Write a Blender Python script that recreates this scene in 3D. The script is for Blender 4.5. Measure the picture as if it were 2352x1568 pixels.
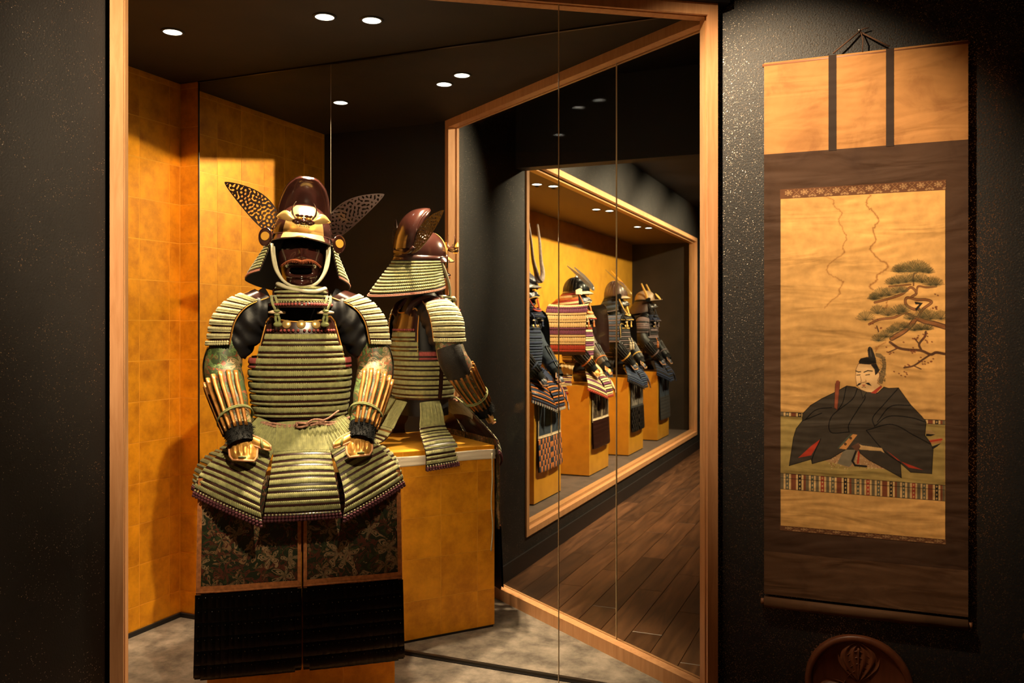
import bpy, math, random
import numpy as np
from mathutils import Vector, Matrix

for o in list(bpy.data.objects):
    bpy.data.objects.remove(o)
random.seed(7)
rng = np.random.default_rng(7)
COL = bpy.context.scene.collection
SC = bpy.context.scene
R = math.radians

# ------------------------------------------------------------------ camera
CAM_H, CAM_D, FPX, Y0, YAW = 1.410, 3.26, 1983.9, 751.2, 22.80
cd = bpy.data.cameras.new('camera'); cam = bpy.data.objects.new('camera', cd); COL.objects.link(cam)
cam.location = (0, -CAM_D, CAM_H)
cam.rotation_euler = (R(90), 0, R(YAW))
cd.sensor_width = 36.0
cd.lens = FPX / 2352 * 36.0
cd.shift_y = -(784 - Y0) / 2352
cd.clip_start = 0.02
cd.dof.use_dof = True
cd.dof.focus_distance = 3.2
cd.dof.aperture_fstop = 5.6
SC.camera = cam

# ------------------------------------------------------------------ world and exposure
w = bpy.data.worlds.new('world'); SC.world = w; w.use_nodes = True
w.node_tree.nodes['Background'].inputs[0].default_value = (0.02, 0.017, 0.016, 1)
w.node_tree.nodes['Background'].inputs[1].default_value = 0.0
SC.view_settings.view_transform = 'Standard'
SC.view_settings.look = 'None'
SC.view_settings.exposure = 1.1
SC.view_settings.gamma = 1.0
SC.view_settings.use_curve_mapping = False
WARM = (1.0, 0.74, 0.46)

def spot(name, loc, target, power, size, blend=0.3, radius=0.03, color=WARM):
    l = bpy.data.lights.new(name, 'SPOT'); l.energy = power; l.spot_size = R(size); l.spot_blend = blend
    l.shadow_soft_size = radius; l.color = color
    o = bpy.data.objects.new(name, l); COL.objects.link(o); o.location = loc
    d = Vector(target) - Vector(loc)
    o.rotation_euler = d.to_track_quat('-Z', 'Y').to_euler()
    return o

# key positions of the place (metres; the mirror is the plane Y = 0)
CEIL = 2.596
XL, YE = -3.127, -1.197          # gold side wall, front end of it
XS, XSEAM = -3.013, -2.2527       # left edge of the mirror, joint of its two sheets
CL = np.array([-2.252, -1.150])   # inner corner of the left frame post
CR = np.array([-0.5986, -0.010])  # inner corner of the right frame post
E_ = (CR - CL) / np.linalg.norm(CR - CL)          # along the glass
N_ = np.array([E_[1], -E_[0]])                    # out of the niche
GL = float(np.linalg.norm(CR - CL))
XW = -2.25                        # corridor wall with the long case
FLZ = -0.27                       # corridor floor
CORC = 3.05                       # corridor ceiling
CY0, CY1 = -2.33, -8.60           # long case
CXB = -3.15

# ------------------------------------------------------------------ lights of the place
NICHE = [(-2.600, -0.591), (-1.938, -0.496), (-1.792, -0.395)]
NP = [60, 170, 130]
for (x, y), p_ in zip(NICHE, NP):
    spot('niche_lamp_light', (x, y, CEIL - 0.012), (x, y, 0), p_, 58, 0.7, 0.028)
CASE = [(-2.53, -3.28), (-2.44, -3.42), (-2.53, -4.90), (-2.44, -5.05), (-2.53, -6.50), (-2.44, -6.66)]
for (x, y) in CASE:
    spot('case_lamp_light', (x, y, 2.562), (x, y, 0), 14, 80, 0.8, 0.018)
TRACK = [((-0.75, -1.15, 2.95), (-0.29, 0.0, 1.84), 155, 54, 0.75),       # on the scroll
         ((-0.42, -2.05, 2.93), (-2.50, -0.45, 1.62), 260, 54, 0.75),    # on the armor through the glass
         ((-0.90, -3.40, 2.93), (-2.80, -3.50, 1.30), 340, 104, 1.0),     # on the long case
         ((-0.90, -4.85, 2.93), (-2.80, -4.95, 1.30), 340, 104, 1.0),
         ((-0.90, -6.30, 2.93), (-2.80, -6.35, 1.30), 300, 104, 1.0),
         ((-0.90, -7.75, 2.93), (-2.80, -7.70, 1.30), 170, 104, 1.0)]
for a, b, p_, s_, bl in TRACK:
    spot('track_lamp_light', a, b, p_, s_, bl, 0.03)

# ------------------------------------------------------------------ materials
MATS = {}
def new_mat(name):
    m = bpy.data.materials.new(name); m.use_nodes = True
    nt = m.node_tree; b = nt.nodes['Principled BSDF']
    MATS[name] = m
    return m, nt, b

def nd(nt, t, **kw):
    n = nt.nodes.new(t)
    for k, v in kw.items():
        if k in n.inputs: n.inputs[k].default_value = v
        else: setattr(n, k, v)
    return n

def ramp(nt, fac, stops):
    n = nt.nodes.new('ShaderNodeValToRGB')
    els = n.color_ramp.elements
    while len(els) < len(stops): els.new(0.5)
    for e, (p_, c) in zip(els, stops):
        e.position = p_; e.color = (*c, 1)
    nt.links.new(fac, n.inputs[0])
    return n.outputs[0]

def simple(name, col, rough=0.5, metal=0.0, coat=0.0, var=0.0, scale=30, bump=0.0, bscale=200, spec=0.5, sheen=0.0):
    m, nt, b = new_mat(name)
    b.inputs['Base Color'].default_value = (*col, 1)
    b.inputs['Roughness'].default_value = rough
    b.inputs['Metallic'].default_value = metal
    b.inputs['Coat Weight'].default_value = coat
    b.inputs['Coat Roughness'].default_value = 0.08
    b.inputs['Specular IOR Level'].default_value = spec
    if sheen: b.inputs['Sheen Weight'].default_value = sheen
    if var or bump:
        tc = nd(nt, 'ShaderNodeTexCoord')
    if var:
        n = nd(nt, 'ShaderNodeTexNoise', Scale=scale, Detail=4.0)
        nt.links.new(tc.outputs['Object'], n.inputs['Vector'])
        lo = tuple(max(0, c * (1 - var)) for c in col); hi = tuple(min(1, c * (1 + var)) for c in col)
        nt.links.new(ramp(nt, n.outputs[0], [(0.3, lo), (0.7, hi)]), b.inputs['Base Color'])
    if bump:
        n2 = nd(nt, 'ShaderNodeTexNoise', Scale=bscale, Detail=3.0)
        nt.links.new(tc.outputs['Object'], n2.inputs['Vector'])
        bp = nd(nt, 'ShaderNodeBump', Strength=bump, Distance=0.002)
        nt.links.new(n2.outputs[0], bp.inputs['Height']); nt.links.new(bp.outputs[0], b.inputs['Normal'])
    return m

def emit(name, col, s):
    m, nt, b = new_mat(name)
    b.inputs['Base Color'].default_value = (0, 0, 0, 1)
    b.inputs['Emission Color'].default_value = (*col, 1)
    b.inputs['Emission Strength'].default_value = s
    return m

def plaster(name, base, fleck):
    m, nt, b = new_mat(name)
    tc = nd(nt, 'ShaderNodeTexCoord')
    n = nd(nt, 'ShaderNodeTexNoise', Scale=3.0, Detail=8.0, Roughness=0.65)
    nt.links.new(tc.outputs['Object'], n.inputs['Vector'])
    bc = ramp(nt, n.outputs[0], [(0.25, tuple(c * 0.6 for c in base)), (0.75, tuple(c * 1.6 for c in base))])
    v = nd(nt, 'ShaderNodeTexVoronoi', Scale=430.0)
    nt.links.new(tc.outputs['Object'], v.inputs['Vector'])
    sep = nd(nt, 'ShaderNodeSeparateColor'); nt.links.new(v.outputs['Color'], sep.inputs[0])
    cl = nd(nt, 'ShaderNodeTexNoise', Scale=9.0, Detail=3.0)
    nt.links.new(tc.outputs['Object'], cl.inputs['Vector'])
    mul = nd(nt, 'ShaderNodeMath', operation='MULTIPLY_ADD'); mul.inputs[1].default_value = 0.12; 
    nt.links.new(cl.outputs[0], mul.inputs[0]); nt.links.new(sep.outputs[0], mul.inputs[2])
    gt = nd(nt, 'ShaderNodeMath', operation='GREATER_THAN'); gt.inputs[1].default_value = 1.0 - fleck + 0.06
    nt.links.new(mul.outputs[0], gt.inputs[0])
    mx = nd(nt, 'ShaderNodeMix', data_type='RGBA')
    nt.links.new(gt.outputs[0], mx.inputs['Factor']); nt.links.new(bc, mx.inputs['A']); mx.inputs['B'].default_value = (0.75, 0.62, 0.5, 1)
    nt.links.new(mx.outputs['Result'], b.inputs['Base Color'])
    nt.links.new(gt.outputs[0], b.inputs['Metallic'])
    # each mica fleck lies at its own angle
    sub = nd(nt, 'ShaderNodeVectorMath', operation='SUBTRACT'); sub.inputs[1].default_value = (0.5, 0.5, 0.5)
    nt.links.new(v.outputs['Color'], sub.inputs[0])
    sc = nd(nt, 'ShaderNodeVectorMath', operation='SCALE'); nt.links.new(sub.outputs[0], sc.inputs[0])
    m2 = nd(nt, 'ShaderNodeMath', operation='MULTIPLY'); m2.inputs[1].default_value = 0.5
    nt.links.new(gt.outputs[0], m2.inputs[0]); nt.links.new(m2.outputs[0], sc.inputs['Scale'])
    geo = nd(nt, 'ShaderNodeNewGeometry')
    ad = nd(nt, 'ShaderNodeVectorMath', operation='ADD'); nt.links.new(geo.outputs['Normal'], ad.inputs[0]); nt.links.new(sc.outputs[0], ad.inputs[1])
    nm = nd(nt, 'ShaderNodeVectorMath', operation='NORMALIZE'); nt.links.new(ad.outputs[0], nm.inputs[0])
    bp = nd(nt, 'ShaderNodeBump', Strength=0.35, Distance=0.003)
    n3 = nd(nt, 'ShaderNodeTexNoise', Scale=160.0, Detail=4.0); nt.links.new(tc.outputs['Object'], n3.inputs['Vector'])
    nt.links.new(n3.outputs[0], bp.inputs['Height']); nt.links.new(nm.outputs[0], bp.inputs['Normal'])
    nt.links.new(bp.outputs[0], b.inputs['Normal'])
    rr = nd(nt, 'ShaderNodeMapRange'); nt.links.new(gt.outputs[0], rr.inputs[0]); rr.inputs[3].default_value = 0.55; rr.inputs[4].default_value = 0.30
    nt.links.new(rr.outputs[0], b.inputs['Roughness'])
    return m

def goldleaf(name, base, var=0.35, metal=0.35, rough=0.42):
    m, nt, b = new_mat(name)
    tc = nd(nt, 'ShaderNodeTexCoord'); oi = nd(nt, 'ShaderNodeObjectInfo')
    n = nd(nt, 'ShaderNodeTexNoise', Scale=8.0, Detail=10.0, Roughness=0.68)
    ad = nd(nt, 'ShaderNodeVectorMath', operation='ADD'); nt.links.new(tc.outputs['Object'], ad.inputs[0])
    cx = nd(nt, 'ShaderNodeCombineXYZ')
    mm = nd(nt, 'ShaderNodeMath', operation='MULTIPLY'); mm.inputs[1].default_value = 40.0
    nt.links.new(oi.outputs['Random'], mm.inputs[0]); nt.links.new(mm.outputs[0], cx.inputs[0]); nt.links.new(mm.outputs[0], cx.inputs[2])
    nt.links.new(cx.outputs[0], ad.inputs[1]); nt.links.new(ad.outputs[0], n.inputs['Vector'])
    lo = (base[0] * (1 - var), base[1] * (1 - var * 1.25), base[2] * (1 - var)); hi = tuple(min(1, c * (1 + var * 0.6)) for c in base)
    c0 = ramp(nt, n.outputs[0], [(0.3, lo), (0.55, base), (0.75, hi)])
    hv = nd(nt, 'ShaderNodeHueSaturation'); mr = nd(nt, 'ShaderNodeMapRange')
    nt.links.new(oi.outputs['Random'], mr.inputs[0]); mr.inputs[3].default_value = 0.95; mr.inputs[4].default_value = 1.04
    nt.links.new(mr.outputs[0], hv.inputs['Value']); nt.links.new(c0, hv.inputs['Color'])
    nt.links.new(hv.outputs[0], b.inputs['Base Color'])
    b.inputs['Metallic'].default_value = metal; b.inputs['Roughness'].default_value = rough
    return m

def wood(name, c1, c2, rough=0.45, sx=(8, 8, 0.8), scale=6.0, randomise=False, spec=0.5):
    m, nt, b = new_mat(name)
    tc = nd(nt, 'ShaderNodeTexCoord'); mp = nd(nt, 'ShaderNodeMapping'); mp.inputs['Scale'].default_value = sx
    nt.links.new(tc.outputs['Object'], mp.inputs['Vector'])
    vec = mp.outputs[0]
    if randomise:
        oi = nd(nt, 'ShaderNodeObjectInfo'); mm = nd(nt, 'ShaderNodeMath', operation='MULTIPLY'); mm.inputs[1].default_value = 50
        nt.links.new(oi.outputs['Random'], mm.inputs[0])
        cx = nd(nt, 'ShaderNodeCombineXYZ'); nt.links.new(mm.outputs[0], cx.inputs[0]); nt.links.new(mm.outputs[0], cx.inputs[1])
        ad = nd(nt, 'ShaderNodeVectorMath', operation='ADD'); nt.links.new(vec, ad.inputs[0]); nt.links.new(cx.outputs[0], ad.inputs[1]); vec = ad.outputs[0]
    n = nd(nt, 'ShaderNodeTexNoise', Scale=scale, Detail=6.0, Roughness=0.6, Distortion=0.6)
    nt.links.new(vec, n.inputs['Vector'])
    col = ramp(nt, n.outputs[0], [(0.3, c1), (0.7, c2)])
    if randomise:
        hv = nd(nt, 'ShaderNodeHueSaturation'); mr = nd(nt, 'ShaderNodeMapRange')
        nt.links.new(oi.outputs['Random'], mr.inputs[0]); mr.inputs[3].default_value = 0.6; mr.inputs[4].default_value = 1.45
        nt.links.new(mr.outputs[0], hv.inputs['Value']); nt.links.new(col, hv.inputs['Color']); col = hv.outputs[0]
    nt.links.new(col, b.inputs['Base Color'])
    b.inputs['Roughness'].default_value = rough; b.inputs['Specular IOR Level'].default_value = spec
    bp = nd(nt, 'ShaderNodeBump', Strength=0.15, Distance=0.002); nt.links.new(n.outputs[0], bp.inputs['Height']); nt.links.new(bp.outputs[0], b.inputs['Normal'])
    return m

def brocade(name, ground, cols, scale=14.0, rough=0.55):
    """woven flowers: petals from voronoi cells and wandering vines on a ground"""
    m, nt, b = new_mat(name)
    tc = nd(nt, 'ShaderNodeTexCoord')
    n = nd(nt, 'ShaderNodeTexNoise', Scale=scale * 0.9, Detail=2.0); nt.links.new(tc.outputs['Object'], n.inputs['Vector'])
    wv = nd(nt, 'ShaderNodeVectorMath', operation='SCALE'); nt.links.new(n.outputs['Color'], wv.inputs[0]); wv.inputs['Scale'].default_value = 0.06
    ad = nd(nt, 'ShaderNodeVectorMath', operation='ADD'); nt.links.new(tc.outputs['Object'], ad.inputs[0]); nt.links.new(wv.outputs[0], ad.inputs[1])
    # flatten on the cloth's own x, z so that blossoms stay whole
    col = None
    prev = (*ground, 1)
    def layer(prev, sc, petals, r0, rot, cs, edge):
        fl = nd(nt, 'ShaderNodeVectorMath', operation='MULTIPLY'); fl.inputs[1].default_value = (1, 0.0, 1) ; nt.links.new(ad.outputs[0], fl.inputs[0])
        of = nd(nt, 'ShaderNodeVectorMath', operation='ADD'); of.inputs[1].default_value = (rot * 3.1, 0, rot * 1.7); nt.links.new(fl.outputs[0], of.inputs[0])
        v = nd(nt, 'ShaderNodeTexVoronoi', Scale=sc); v.inputs['Randomness'].default_value = 0.75; nt.links.new(of.outputs[0], v.inputs['Vector'])
        df = nd(nt, 'ShaderNodeVectorMath', operation='SUBTRACT'); nt.links.new(of.outputs[0], df.inputs[0]); nt.links.new(v.outputs['Position'], df.inputs[1])
        sx = nd(nt, 'ShaderNodeSeparateXYZ'); nt.links.new(df.outputs[0], sx.inputs[0])
        an = nd(nt, 'ShaderNodeMath', operation='ARCTAN2'); nt.links.new(sx.outputs[0], an.inputs[0]); nt.links.new(sx.outputs[2], an.inputs[1])
        sp = nd(nt, 'ShaderNodeSeparateColor'); nt.links.new(v.outputs['Color'], sp.inputs[0])
        ph = nd(nt, 'ShaderNodeMath', operation='MULTIPLY_ADD'); ph.inputs[1].default_value = petals; nt.links.new(an.outputs[0], ph.inputs[0])
        p2 = nd(nt, 'ShaderNodeMath', operation='MULTIPLY'); p2.inputs[1].default_value = 6.28; nt.links.new(sp.outputs[2], p2.inputs[0]); nt.links.new(p2.outputs[0], ph.inputs[2])
        co = nd(nt, 'ShaderNodeMath', operation='COSINE'); nt.links.new(ph.outputs[0], co.inputs[0])
        lim = nd(nt, 'ShaderNodeMath', operation='MULTIPLY_ADD'); lim.inputs[1].default_value = r0 * 0.38; lim.inputs[2].default_value = r0 * 0.62; nt.links.new(co.outputs[0], lim.inputs[0])
        inn = nd(nt, 'ShaderNodeMath', operation='LESS_THAN'); nt.links.new(v.outputs['Distance'], inn.inputs[0]); nt.links.new(lim.outputs[0], inn.inputs[1])
        # dark outline rings inside the flower
        rg = nd(nt, 'ShaderNodeMath', operation='SUBTRACT'); nt.links.new(lim.outputs[0], rg.inputs[0]); nt.links.new(v.outputs['Distance'], rg.inputs[1])
        wv_ = nd(nt, 'ShaderNodeMath', operation='MULTIPLY'); wv_.inputs[1].default_value = 42.0; nt.links.new(rg.outputs[0], wv_.inputs[0])
        sn = nd(nt, 'ShaderNodeMath', operation='SINE'); nt.links.new(wv_.outputs[0], sn.inputs[0])
        pos = nd(nt, 'ShaderNodeMath', operation='GREATER_THAN'); pos.inputs[1].default_value = edge; nt.links.new(sn.outputs[0], pos.inputs[0])
        mk = nd(nt, 'ShaderNodeMath', operation='MULTIPLY'); nt.links.new(inn.outputs[0], mk.inputs[0]); nt.links.new(pos.outputs[0], mk.inputs[1])
        pc = nt.nodes.new('ShaderNodeValToRGB'); pc.color_ramp.interpolation = 'CONSTANT'; els = pc.color_ramp.elements
        while len(els) < len(cs): els.new(0.5)
        for i_, (e, c) in enumerate(zip(els, cs)): e.position = i_ / len(cs); e.color = (*c, 1)
        nt.links.new(sp.outputs[1], pc.inputs[0])
        mx = nd(nt, 'ShaderNodeMix', data_type='RGBA'); nt.links.new(mk.outputs[0], mx.inputs['Factor'])
        if isinstance(prev, tuple): mx.inputs['A'].default_value = prev
        else: nt.links.new(prev, mx.inputs['A'])
        nt.links.new(pc.outputs[0], mx.inputs['B'])
        return mx.outputs['Result']
    out = layer(prev, scale * 1.5, 3.0, 0.60, 0.3, cols[2:] + cols[:1], -0.5)
    out = layer(out, scale * 2.2, 2.0, 0.55, 1.3, cols[::-1], -0.6)
    vn = nd(nt, 'ShaderNodeTexNoise', Scale=scale * 0.75, Detail=1.0); nt.links.new(tc.outputs['Object'], vn.inputs['Vector'])
    s5 = nd(nt, 'ShaderNodeMath', operation='SUBTRACT'); s5.inputs[1].default_value = 0.5; nt.links.new(vn.outputs[0], s5.inputs[0])
    ab = nd(nt, 'ShaderNodeMath', operation='ABSOLUTE'); nt.links.new(s5.outputs[0], ab.inputs[0])
    lt = nd(nt, 'ShaderNodeMath', operation='LESS_THAN'); lt.inputs[1].default_value = 0.011; nt.links.new(ab.outputs[0], lt.inputs[0])
    mv = nd(nt, 'ShaderNodeMix', data_type='RGBA'); nt.links.new(lt.outputs[0], mv.inputs['Factor']); nt.links.new(out, mv.inputs['A']); mv.inputs['B'].default_value = (*cols[0], 1)
    out = layer(mv.outputs['Result'], scale * 0.62, 5.0, 0.62, 2.1, cols[1:4], -0.35)
    nt.links.new(out, b.inputs['Base Color']); b.inputs['Roughness'].default_value = rough
    wz = nd(nt, 'ShaderNodeTexNoise', Scale=400.0); nt.links.new(tc.outputs['Object'], wz.inputs['Vector'])
    bp = nd(nt, 'ShaderNodeBump', Strength=0.3, Distance=0.001); nt.links.new(wz.outputs[0], bp.inputs['Height']); nt.links.new(bp.outputs[0], b.inputs['Normal'])
    return m

def painted(name, rough=0.8):
    m, nt, b = new_mat(name)
    a = nd(nt, 'ShaderNodeAttribute', attribute_name='pigment')
    tc = nd(nt, 'ShaderNodeTexCoord'); n = nd(nt, 'ShaderNodeTexNoise', Scale=30.0, Detail=6.0); nt.links.new(tc.outputs['Object'], n.inputs['Vector'])
    hv = nd(nt, 'ShaderNodeHueSaturation'); mr = nd(nt, 'ShaderNodeMapRange'); nt.links.new(n.outputs[0], mr.inputs[0]); mr.inputs[1].default_value = 0.3; mr.inputs[2].default_value = 0.7; mr.inputs[3].default_value = 0.85; mr.inputs[4].default_value = 1.12
    nt.links.new(mr.outputs[0], hv.inputs['Value']); nt.links.new(a.outputs['Color'], hv.inputs['Color'])
    nt.links.new(hv.outputs[0], b.inputs['Base Color']); b.inputs['Roughness'].default_value = rough
    b.inputs['Specular IOR Level'].default_value = 0.2
    wrinkles(nt, b, tc, 0.5)
    return m

def wrinkles(nt, b, tc, strength):
    """creases of old mounted paper running across the sheet"""
    mp = nd(nt, 'ShaderNodeMapping'); mp.inputs['Scale'].default_value = (3.0, 1, 12); nt.links.new(tc.outputs['Object'], mp.inputs['Vector'])
    n1 = nd(nt, 'ShaderNodeTexNoise', Scale=1.0, Detail=2.5, Roughness=0.5, Distortion=0.7); nt.links.new(mp.outputs[0], n1.inputs['Vector'])
    n2 = nd(nt, 'ShaderNodeTexNoise', Scale=420.0, Detail=1.0); nt.links.new(tc.outputs['Object'], n2.inputs['Vector'])
    b1 = nd(nt, 'ShaderNodeBump', Strength=0.12, Distance=0.001); nt.links.new(n2.outputs[0], b1.inputs['Height'])
    b2 = nd(nt, 'ShaderNodeBump', Strength=strength, Distance=0.022); nt.links.new(n1.outputs[0], b2.inputs['Height']); nt.links.new(b1.outputs[0], b2.inputs['Normal'])
    nt.links.new(b2.outputs[0], b.inputs['Normal'])

def silk(name, col, var):
    m, nt, b = new_mat(name); tc = nd(nt, 'ShaderNodeTexCoord')
    n = nd(nt, 'ShaderNodeTexNoise', Scale=7.0, Detail=7.0, Roughness=0.6, Distortion=0.5); nt.links.new(tc.outputs['Object'], n.inputs['Vector'])
    lo = (col[0] * (1 - var), col[1] * (1 - var * 1.2), col[2] * (1 - var * 1.3)); hi = tuple(c * (1 + var * .6) for c in col)
    nt.links.new(ramp(nt, n.outputs[0], [(0.30, lo), (0.46, col), (0.7, hi)]), b.inputs['Base Color'])
    b.inputs['Roughness'].default_value = 0.75; b.inputs['Specular IOR Level'].default_value = 0.22
    wrinkles(nt, b, tc, 0.55)
    return m

def glass(name, edge=False):
    m, nt, b = new_mat(name)
    nt.nodes.remove(b); out = nt.nodes['Material Output']
    tr = nd(nt, 'ShaderNodeBsdfTransparent'); tr.inputs[0].default_value = (0.97, 0.985, 0.975, 1)
    gl = nd(nt, 'ShaderNodeBsdfGlossy'); gl.inputs['Roughness'].default_value = 0.0
    lw = nd(nt, 'ShaderNodeLayerWeight', Blend=0.5)
    pw = nd(nt, 'ShaderNodeMath', operation='POWER'); pw.inputs[1].default_value = 5.0; nt.links.new(lw.outputs['Facing'], pw.inputs[0])
    mu = nd(nt, 'ShaderNodeMath', operation='MULTIPLY_ADD'); mu.inputs[1].default_value = 0.45; mu.inputs[2].default_value = 0.0
    nt.links.new(pw.outputs[0], mu.inputs[0])
    mx = nd(nt, 'ShaderNodeMixShader'); nt.links.new(mu.outputs[0], mx.inputs[0]); nt.links.new(tr.outputs[0], mx.inputs[1]); nt.links.new(gl.outputs[0], mx.inputs[2])
    nt.links.new(mx.outputs[0], out.inputs['Surface'])
    return m

plaster('plaster', (0.0062, 0.0055, 0.0052), 0.11)
plaster('plaster_dark', (0.0085, 0.0078, 0.0074), 0.012)
plaster('plaster_plain', (0.0055, 0.0044, 0.0036), -0.2)
goldleaf('gold_leaf', (0.79, 0.325, 0.010), 0.40)
goldleaf('gold_seam', (0.91, 0.44, 0.04), 0.2)
goldleaf('gold_paper', (0.80, 0.37, 0.03), 0.2)
wood('frame_wood', (0.50, 0.235, 0.095), (0.66, 0.345, 0.16), 0.42)
wood('plank_wood', (0.036, 0.014, 0.006), (0.15, 0.065, 0.028), 0.38, (9, 0.9, 9), 2.2, True)
wood('carved_wood', (0.10, 0.03, 0.012), (0.16, 0.05, 0.02), 0.4)
simple('black_paint', (0.006, 0.005, 0.006), 0.6)
simple('soffit', (0.017, 0.010, 0.005), 0.7, var=0.35, scale=5)
simple('baseboard', (0.012, 0.007, 0.006), 0.55)
simple('case_wall', (0.035, 0.024, 0.016), 0.7, var=0.3, scale=4)
simple('case_floor', (0.085, 0.06, 0.05), 0.8, var=0.3, scale=8)
simple('case_ceiling', (0.16, 0.085, 0.035), 0.7)
simple('rail_metal', (0.03, 0.025, 0.02), 0.3, 0.6)
m, nt, b = new_mat('carpet')
tc = nd(nt, 'ShaderNodeTexCoord'); n = nd(nt, 'ShaderNodeTexNoise', Scale=9.0, Detail=6.0, Roughness=0.65); nt.links.new(tc.outputs['Object'], n.inputs['Vector'])
nt.links.new(ramp(nt, n.outputs[0], [(0.35, (0.10, 0.082, 0.066)), (0.68, (0.30, 0.25, 0.20))]), b.inputs['Base Color']); b.inputs['Roughness'].default_value = 0.9
n2 = nd(nt, 'ShaderNodeTexNoise', Scale=350.0, Detail=2.0); nt.links.new(tc.outputs['Object'], n2.inputs['Vector'])
bp = nd(nt, 'ShaderNodeBump', Strength=0.8, Distance=0.004); nt.links.new(n2.outputs[0], bp.inputs['Height']); nt.links.new(bp.outputs[0], b.inputs['Normal'])
m, nt, b = new_mat('mirror')
b.inputs['Base Color'].default_value = (0.90, 0.90, 0.89, 1); b.inputs['Metallic'].default_value = 1; b.inputs['Roughness'].default_value = 0.0
glass('glass')
simple('stud_metal', (0.10, 0.09, 0.09), 0.2, 0.9)
simple('glass_edge', (0.55, 0.42, 0.26), 0.25, 0.0, 0.5)
emit('lamp_glow', (1.0, 0.86, 0.66), 3.0)
emit('lamp_core', (1.0, 0.92, 0.8), 9)
simple('lamp_trim', (0.02, 0.017, 0.014), 0.5)

# armor materials
simple('lacquer_brown', (0.026, 0.008, 0.006), 0.20, coat=0.6)
simple('lacquer_black', (0.002, 0.0018, 0.002), 0.30, coat=0.12, spec=0.2)
simple('lacquer_plate', (0.030, 0.010, 0.008), 0.25, coat=0.4)
simple('lacquer_red', (0.30, 0.022, 0.014), 0.4)
simple('gold_foil', (0.85, 0.56, 0.20), 0.28, 0.75, var=0.12, scale=40)
simple('gold_dull', (0.58, 0.29, 0.065), 0.38, 0.55, var=0.3, scale=50)
simple('splint_gilt', (0.30, 0.12, 0.024), 0.36, 0.5, var=0.35, scale=40)
simple('gold_rim', (0.55, 0.26, 0.05), 0.35, 0.6)
simple('lace_green', (0.212, 0.208, 0.078), 0.9, var=0.28, scale=60, sheen=0.3)
simple('lace_pale_lit', (0.44, 0.405, 0.21), 0.9, var=0.22, scale=60, sheen=0.3)  # green lace paled for the lamplight on the shoulder guards; also pale beads
simple('lace_red', (0.26, 0.050, 0.045), 0.9, var=0.2, scale=60)
simple('lace_purple', (0.075, 0.013, 0.022), 0.85, var=0.2, scale=60)
simple('lace_pink', (0.42, 0.17, 0.12), 0.9)
simple('lace_navy', (0.018, 0.026, 0.065), 0.9, var=0.25, scale=60)
simple('lace_steel', (0.055, 0.075, 0.125), 0.9, var=0.2, scale=60)
simple('lace_cream', (0.72, 0.52, 0.26), 0.9, var=0.12, scale=60)
simple('lace_violet', (0.17, 0.045, 0.10), 0.9, var=0.2, scale=60)
simple('lace_orange', (0.55, 0.16, 0.035), 0.9, var=0.2, scale=60)
simple('lace_scarlet', (0.36, 0.035, 0.015), 0.85, var=0.2, scale=60)
simple('lace_mauve', (0.19, 0.13, 0.13), 0.9, var=0.2, scale=60)
simple('lace_dark', (0.022, 0.018, 0.018), 0.9, var=0.2, scale=60)
simple('cord_gold', (0.70, 0.42, 0.10), 0.8, var=0.2, scale=90)
simple('cord_cream', (0.37, 0.335, 0.23), 0.9, var=0.15, scale=60, bump=0.3)
simple('cord_brown', (0.30, 0.15, 0.10), 0.9, var=0.5, scale=120)
simple('cord_green', (0.16, 0.17, 0.06), 0.9, var=0.25, scale=90)
simple('satin_black', (0.006, 0.0052, 0.0065), 0.5, bump=0.3, bscale=40, spec=0.4)
simple('black_fur', (0.003, 0.0028, 0.003), 0.8, bump=1.0, bscale=300, spec=0.25)
simple('shade_black', (0.001, 0.001, 0.001), 1.0, spec=0.0)
simple('neck_lining', (0.004, 0.0035, 0.003), 0.7, spec=0.2)
simple('wing_lacquer', (0.014, 0.006, 0.0045), 0.28, coat=0.5)
simple('gilt_disc', (0.72, 0.37, 0.05), 0.45, 0.35)
simple('white_fur', (0.62, 0.52, 0.42), 0.95, bump=1.0, bscale=200, var=0.25, scale=30)
simple('moustache', (0.30, 0.075, 0.025), 0.9, var=0.4, scale=150)
simple('mask_brown', (0.030, 0.009, 0.007), 0.14, coat=0.8)
simple('mask_steel', (0.055, 0.055, 0.070), 0.35, 0.3)
simple('mask_dark', (0.035, 0.028, 0.026), 0.3, 0.2)
simple('piping', (0.55, 0.26, 0.12), 0.6)
simple('trim_orange', (0.42, 0.15, 0.045), 0.8, var=0.3, scale=80)
simple('sash_white', (0.66, 0.58, 0.46), 0.85, bump=0.4, bscale=60)
simple('mail_black', (0.018, 0.015, 0.014), 0.4, 0.4, bump=1.0, bscale=280)
simple('leather_cream', (0.60, 0.45, 0.30), 0.7, var=0.2, scale=30)
simple('bowl_brown', (0.085, 0.040, 0.026), 0.35, coat=0.3)
simple('bowl_grey', (0.085, 0.075, 0.070), 0.4, 0.2)
simple('steel_silver', (0.45, 0.43, 0.42), 0.35, 0.7)
simple('horn_brown', (0.16, 0.11, 0.09), 0.45, var=0.4, scale=60)
simple('bowl_tan', (0.38, 0.25, 0.15), 0.45)
brocade('brocade_green', (0.035, 0.055, 0.016), [(0.16, 0.035, 0.012), (0.30, 0.20, 0.10), (0.10, 0.16, 0.045), (0.19, 0.05, 0.018), (0.06, 0.08, 0.03)], 22)
brocade('brocade_apron', (0.010, 0.017, 0.005), [(0.085, 0.016, 0.007), (0.26, 0.17, 0.09), (0.09, 0.018, 0.008), (0.20, 0.11, 0.05), (0.03, 0.045, 0.012)], 21)
brocade('brocade_dark', (0.030, 0.022, 0.016), [(0.10, 0.05, 0.02), (0.20, 0.14, 0.08), (0.07, 0.03, 0.02)], 24)
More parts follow.
